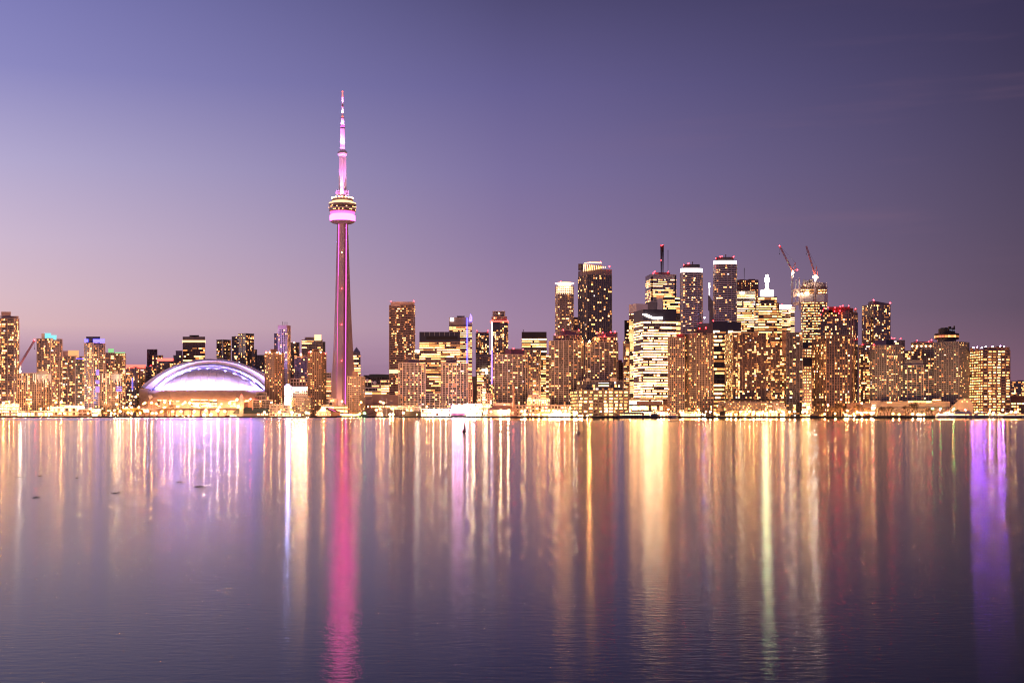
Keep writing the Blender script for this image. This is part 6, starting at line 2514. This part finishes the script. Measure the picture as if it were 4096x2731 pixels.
CARS = {k: car_parts(k) for k in ("car_dark", "car_red", "car_white")}


def car(x, Y, paint, rz, label, group="cars parked along the quay"):
    o = empty("parked_car", ((x - 2048) / F * Y, Y, G0), label, "car", group)
    o.rotation_euler = (0, 0, rz)
    k = CARS[paint]
    for nm, loc in (("body", (0, 0, 0)), ("side_window", (0, 0, 0)), ("headlight", (0, 0, 0)), ("wheel", (-1.4, -0.85, 0.34)), ("wheel", (1.4, -0.85, 0.34)), ("wheel", (-1.4, 0.85, 0.34)), ("wheel", (1.4, 0.85, 0.34))):
        c = bpy.data.objects.new(nm, k[nm])
        COL.objects.link(c)
        c.parent = o
        c.location = loc


for i, (x, paint) in enumerate(((436, "car_white"), (700, "car_dark"), (724, "car_dark"), (748, "car_dark"), (762, "car_red"), (906, "car_red"), (916, "car_dark"), (925, "car_red"), (934, "car_dark"))):
    car(x, 1716 + 3 * (i % 3), paint, 0.1 * (i % 3), "parked car on the quay below the stadium and its viaduct", "cars parked below the stadium")
for i, (x, paint) in enumerate(((3402, "car_white"), (3425, "car_dark"), (3432, "car_dark"), (3440, "car_dark"), (3452, "car_red"))):
    car(x, 1716 + 3 * (i % 3), paint, math.pi + 0.1 * (i % 2), "parked car on the lakeside park drive", "cars parked in the lakeside park")
bus = empty("parked_bus", P(3255, 1660, 1712), "dark parked bus with pale roof at the edge of the bare tree park", "bus")
bp_ = P(3255, 1660, 1712)
m = MB()
m.box((bp_.x, bp_.y, G0 + 1.8), (11, 2.5, 2.4))
m.box((bp_.x, bp_.y, G0 + 3.05), (11.2, 2.6, 0.25), 1)
m.build("body", ["car_dark", "conc_pale"], bus)
for dx in (-4, -2, 0, 2, 4):
    m = MB()
    m.box((bp_.x + dx, bp_.y - 1.3, G0 + 2.2), (1.5, 0.1, 0.8))
    m.build("window", ["w_dim"], bus)
for dx in (-3.5, 3.5):
    m = MB()
    m.tube((bp_.x + dx, bp_.y - 1.32, G0 + 0.5), (bp_.x + dx, bp_.y - 1.0, G0 + 0.5), 0.5, 0.5, 10)
    m.build("wheel", ["tyre"], bus)

# ------------------------------------------------------------------ boats


def hull_mesh(m, xa, xb, Y, beam, free, bow=1, rake=3.0, sheer=0.8, mi=0, z0=-0.4):
    """hull lying along x; bow at xb if bow=1 else at xa"""
    n = 12
    secs = []
    L = abs(xb - xa)
    for i in range(n + 1):
        f = i / n                                        # 0 stern, 1 bow
        w = beam / 2 * (0.72 + 0.28 * min(1, f * 4)) * (1 - max(0, (f - 0.55) / 0.45) ** 2.2)
        w = max(w, 0.06)
        top = free + sheer * (abs(f - 0.4) / 0.6) ** 2
        xk = f * (L - rake) + 0.3
        xt = f * L
        if bow < 0:
            xk, xt = L - xk, L - xt
        x0_ = min(xa, xb)
        secs.append([(x0_ + xk, Y - w * 0.55, z0), (x0_ + (xk + xt) / 2, Y - w * 0.95, top * 0.45), (x0_ + xt, Y - w, top), (x0_ + xt, Y + w, top), (x0_ + (xk + xt) / 2, Y + w * 0.95, top * 0.45), (x0_ + xk, Y + w * 0.55, z0)])
    for a, c in zip(secs, secs[1:]):
        for i in range(5):
            q = [a[i + 1], a[i], c[i], c[i + 1]]
            m.face(q if bow > 0 else list(reversed(q)), mi)
    m.face(secs[0] if bow > 0 else list(reversed(secs[0])), mi)
    return secs


def X_(x, Y):
    return (x - 2048) / F * Y


# tall ship
BY = 1692.0
xa, xb = X_(1350, BY), X_(1478, BY)
sh_ = empty("sailing_ship", (X_(1412, BY), BY, 0), "long grey white three masted sailing ship moored below the great tower", "ship")
m = MB()
hull_mesh(m, xa, xb, BY, 7.5, 2.4, 1, 5.0, 1.5)
m.build("hull", ["hull_grey"], sh_)
m = MB()
m.box((X_(1400, BY), BY, 2.6), (30, 2.6, 1.4))
m.box((X_(1446, BY), BY, 2.6), (8, 2.6, 1.2))
m.build("deckhouse", ["wood"], sh_)
for xx, ytop in ((1378, 1585), (1415.5, 1566), (1441.5, 1554)):
    m = MB()
    m.tube((X_(xx, BY), BY, 1.5), (X_(xx, BY), BY, Zof(ytop + 30, BY)), 0.38, 0.3, 8)
    m.tube((X_(xx, BY) - 0.2, BY, Zof(ytop + 34, BY)), (X_(xx, BY) - 0.2, BY, Zof(ytop, BY)), 0.24, 0.12, 8)
    m.box((X_(xx, BY), BY, Zof(ytop + 31, BY)), (1.6, 1.6, 1.2))
    m.build("mast", ["wood"], sh_)
    m = MB()
    m.bar((X_(xx, BY), BY, 5.0), (X_(xx - 22, BY), BY, 5.6), 0.35)
    m.build("boom", ["wood"], sh_)
m = MB()
m.tube((xb - 5, BY, 3.6), (X_(1512, BY), BY, Zof(1645, BY)), 0.3, 0.14, 8)
m.build("bowsprit", ["wood"], sh_)
m = MB()
for (x0_, z0_), (x1_, z1_) in (((1510, 1645), (1441, 1600)), ((1500, 1647), (1441, 1585)), ((1378, 1600), (1415, 1596)), ((1415, 1590), (1441, 1590)), ((1352, 1655), (1378, 1610)), ((1390, 1655), (1415, 1596)), ((1430, 1655), (1441, 1590))):
    m.bar(P(x0_, z0_, BY), P(x1_, z1_, BY), 0.12)
m.build("rigging", ["dark_metal"], sh_)
for i in range(14):
    if i % 3 != 1:
        m = MB()
        m.sphere((X_(1372 + 5.4 * i, BY), BY - 1.4, 3.6), 0.45, 0, 6, 4)
        m.build("deck_light", ["lamp_green" if i == 12 else "lamp_warm"], sh_)

# ferries
FY = 1694.0


def ferry(xa_, xb_, label, bow, hullmat, decks, funnel=None, name="ferry", lit="w_white"):
    xa, xb = X_(xa_, FY), X_(xb_, FY)
    o = empty(name, ((xa + xb) / 2, FY, 0), label, "boat", None)
    m = MB()
    hull_mesh(m, xa, xb, FY, 9, 2.6, bow, 4.5, 0.9)
    m.build("hull", [hullmat], o)
    z = 2.5
    for (fa, fb, hh, nw) in decks:
        x0_, x1_ = xa + (xb - xa) * fa, xa + (xb - xa) * fb
        m = MB()
        m.box(((x0_ + x1_) / 2, FY, z + hh / 2), (x1_ - x0_, 6.8, hh))
        m.box(((x0_ + x1_) / 2, FY, z + hh), (x1_ - x0_ + 0.8, 7.4, 0.25))
        m.build("deck", [hullmat], o)
        for q in range(nw):
            m = MB()
            xx = x0_ + (x1_ - x0_) * (q + 0.5) / nw
            m.box((xx, FY - 3.45, z + hh * 0.55), ((x1_ - x0_) / nw * 0.66, 0.2, hh * 0.5))
            m.build("window", [lit if R.random() < 0.85 else "w_dim"], o)
        z += hh
    if funnel:
        m = MB()
        xx = xa + (xb - xa) * funnel
        m.tube((xx, FY, z), (xx, FY, z + 2.0), 0.9, 0.7, 10)
        m.bar((xx - 3, FY, z), (xx - 3, FY, z + 4.5), 0.25)
        m.build("funnel", [hullmat], o)
    return o


ferry(2462, 2603, "long dark hulled dinner cruise boat with a row of lit windows", -1, "hull_blue", ((0.16, 0.98, 2.6, 18), (0.22, 0.80, 1.8, 0), (0.26, 0.34, 1.6, 2)), 0.78, "cruise_boat")
ferry(2596, 2635, "short stubby ferry with a tall bridge, astern of the dark cruise boat", 1, "hull_blue", ((0.2, 0.95, 2.2, 0), (0.25, 0.78, 2.4, 2), (0.35, 0.72, 2.4, 2)), 0.5, "ferry")
ferry(2672, 2720, "small cream yacht moored below the lattice windowed condo", 1, "hull_white", ((0.05, 0.8, 2.2, 8), (0.15, 0.65, 1.9, 5), (0.3, 0.5, 1.2, 0)), None, "yacht", "w_amber")
ferry(1505, 1532, "small white ferry seen by the sailing ship's bowsprit", 1, "hull_white", ((0.1, 0.9, 2.6, 4), (0.2, 0.8, 2.4, 3)), 0.5, "ferry")
ferry(3744, 3800, "white workboat with a bright lit wheelhouse by the green harbour lamps", 1, "hull_white", ((0.1, 0.9, 2.4, 7), (0.55, 0.85, 2.6, 2)), 0.3, "workboat", "w_glare")
ferry(3782, 3812, "boxy white lit ferry in front of the dark arch", -1, "hull_white", ((0.02, 0.96, 4.0, 3), (0.3, 0.7, 2.2, 2)), 0.6, "ferry", "w_glare")
ferry(3808, 3900, "long white cruise boat with a string of amber lamps, east marina", 1, "hull_white", ((0.04, 0.9, 2.6, 14), (0.12, 0.8, 2.4, 0), (0.6, 0.75, 1.6, 0)), 0.4, "cruise_boat", "w_warm")
ferry(3896, 3960, "grey white cruise boat moored ahead of the amber strung one", 1, "hull_grey", ((0.04, 0.88, 2.6, 10), (0.12, 0.7, 2.2, 0)), 0.4, "cruise_boat", "w_warm")
ferry(4010, 4110, "big white motor yacht at the very end of the marina", 1, "hull_white", ((0.05, 0.85, 2.4, 12), (0.15, 0.7, 2.0, 6)), None, "yacht", "w_amber")
for j, (xa_, xb_) in enumerate(((3958, 3976), (3974, 3996), (3994, 4014))):
    ferry(xa_, xb_, "small lit cabin boat berthed between the grey cruise boat and big yacht", 1, "hull_white", ((0.1, 0.75, 2.2, 3), (0.2, 0.55, 1.6, 0)), None, "cabin_boat", "w_hot")["group"] = "small cabin boats in the marina"
# tall thin yacht masts near the footbridge
for j, (x, ytop) in enumerate(((1524, 1583), (1529, 1582), (1532, 1586), (1546, 1594), (1563, 1594), (1569, 1594), (1584, 1594))):
    o = empty("yacht", (X_(x, 1697), 1697, 0), "small moored sailing yacht whose bare mast stands before the pink block", "boat", "moored sailing yachts by the footbridge")
    m = MB()
    hull_mesh(m, X_(x, 1697) - 4, X_(x, 1697) + 4, 1697, 2.6, 0.9, 1, 1.4, 0.3)
    m.build("hull", ["hull_white"], o)
    m = MB()
    m.tube((X_(x, 1697), 1697, 0.6), (X_(x, 1697), 1697, Zof(ytop, 1697)), 0.16, 0.09, 6)
    m.build("mast", ["steel"], o)

# things afloat on the lake
for j, (x, y, w) in enumerate(((75, 1908, 36), (156, 1904, 22), (304, 1912, 20), (135, 1990, 38), (457, 1972, 50), (712, 1928, 38), (785, 1946, 56))):
    Y = CH / (y - HY) * F
    c_ = Vector((X_(x, Y), Y, 0.0))
    L = 1.25 * w / F * Y
    m = MB()
    for k in range(6):
        f0, f1 = k / 6 - 0.5, (k + 1) / 6 - 0.5
        r0 = 0.022 * math.sqrt(max(0.08, 1 - (2 * f0) ** 2))
        r1 = 0.022 * math.sqrt(max(0.08, 1 - (2 * f1) ** 2))
        m.tube(c_ + Vector((f0 * L, 0.25 * f0 * L, 0.01 + 0.03 * math.sin(f0 * 5))), c_ + Vector((f1 * L, 0.25 * f1 * L, 0.01 + 0.03 * math.sin(f1 * 5))), r0, r1, 8)
    m.bar(c_ + Vector((L * .1, 0, 0.02)), c_ + Vector((L * .22, 0.1, 0.07)), 0.02)
    o = m.build("driftwood", ["lake_bed_weed"])
    tag(o, ("faint dark floating branch on the far west reflections", "short dark floating branch beside the first west one", "small floating branch in the pale west streak", "dark floating branch lying alone, closest to the west edge",
            "thin floating branch between the orange and violet reflections", "floating branch in the violet reflection, the smaller one", "floating branch in the violet reflection, the larger one")[j], "driftwood", "floating branches on the lake")
for j, (x, y, c) in enumerate(((1857, 1730, "brick_dark"), (2314, 1735, "conc_tan"))):
    Y = CH / (y - HY) * F
    o = empty("buoy", (X_(x, Y), Y, 0), ("small dark red spar buoy in the white stage reflection", "pale spar buoy in the orange reflection below the round crowned tower")[j], "buoy", "spar buoys on the lake")
    m = MB()
    m.lathe([(0.35, -0.3), (0.45, 0.1), (0.4, 0.5), (0.14, 0.6), (0.12, 2.2), (0.05, 2.3)], (X_(x, Y), Y, 0), 10)
    m.build("float", [c], o)

print("WINDOWS", NWIN[0], "OBJECTS", len(bpy.data.objects))
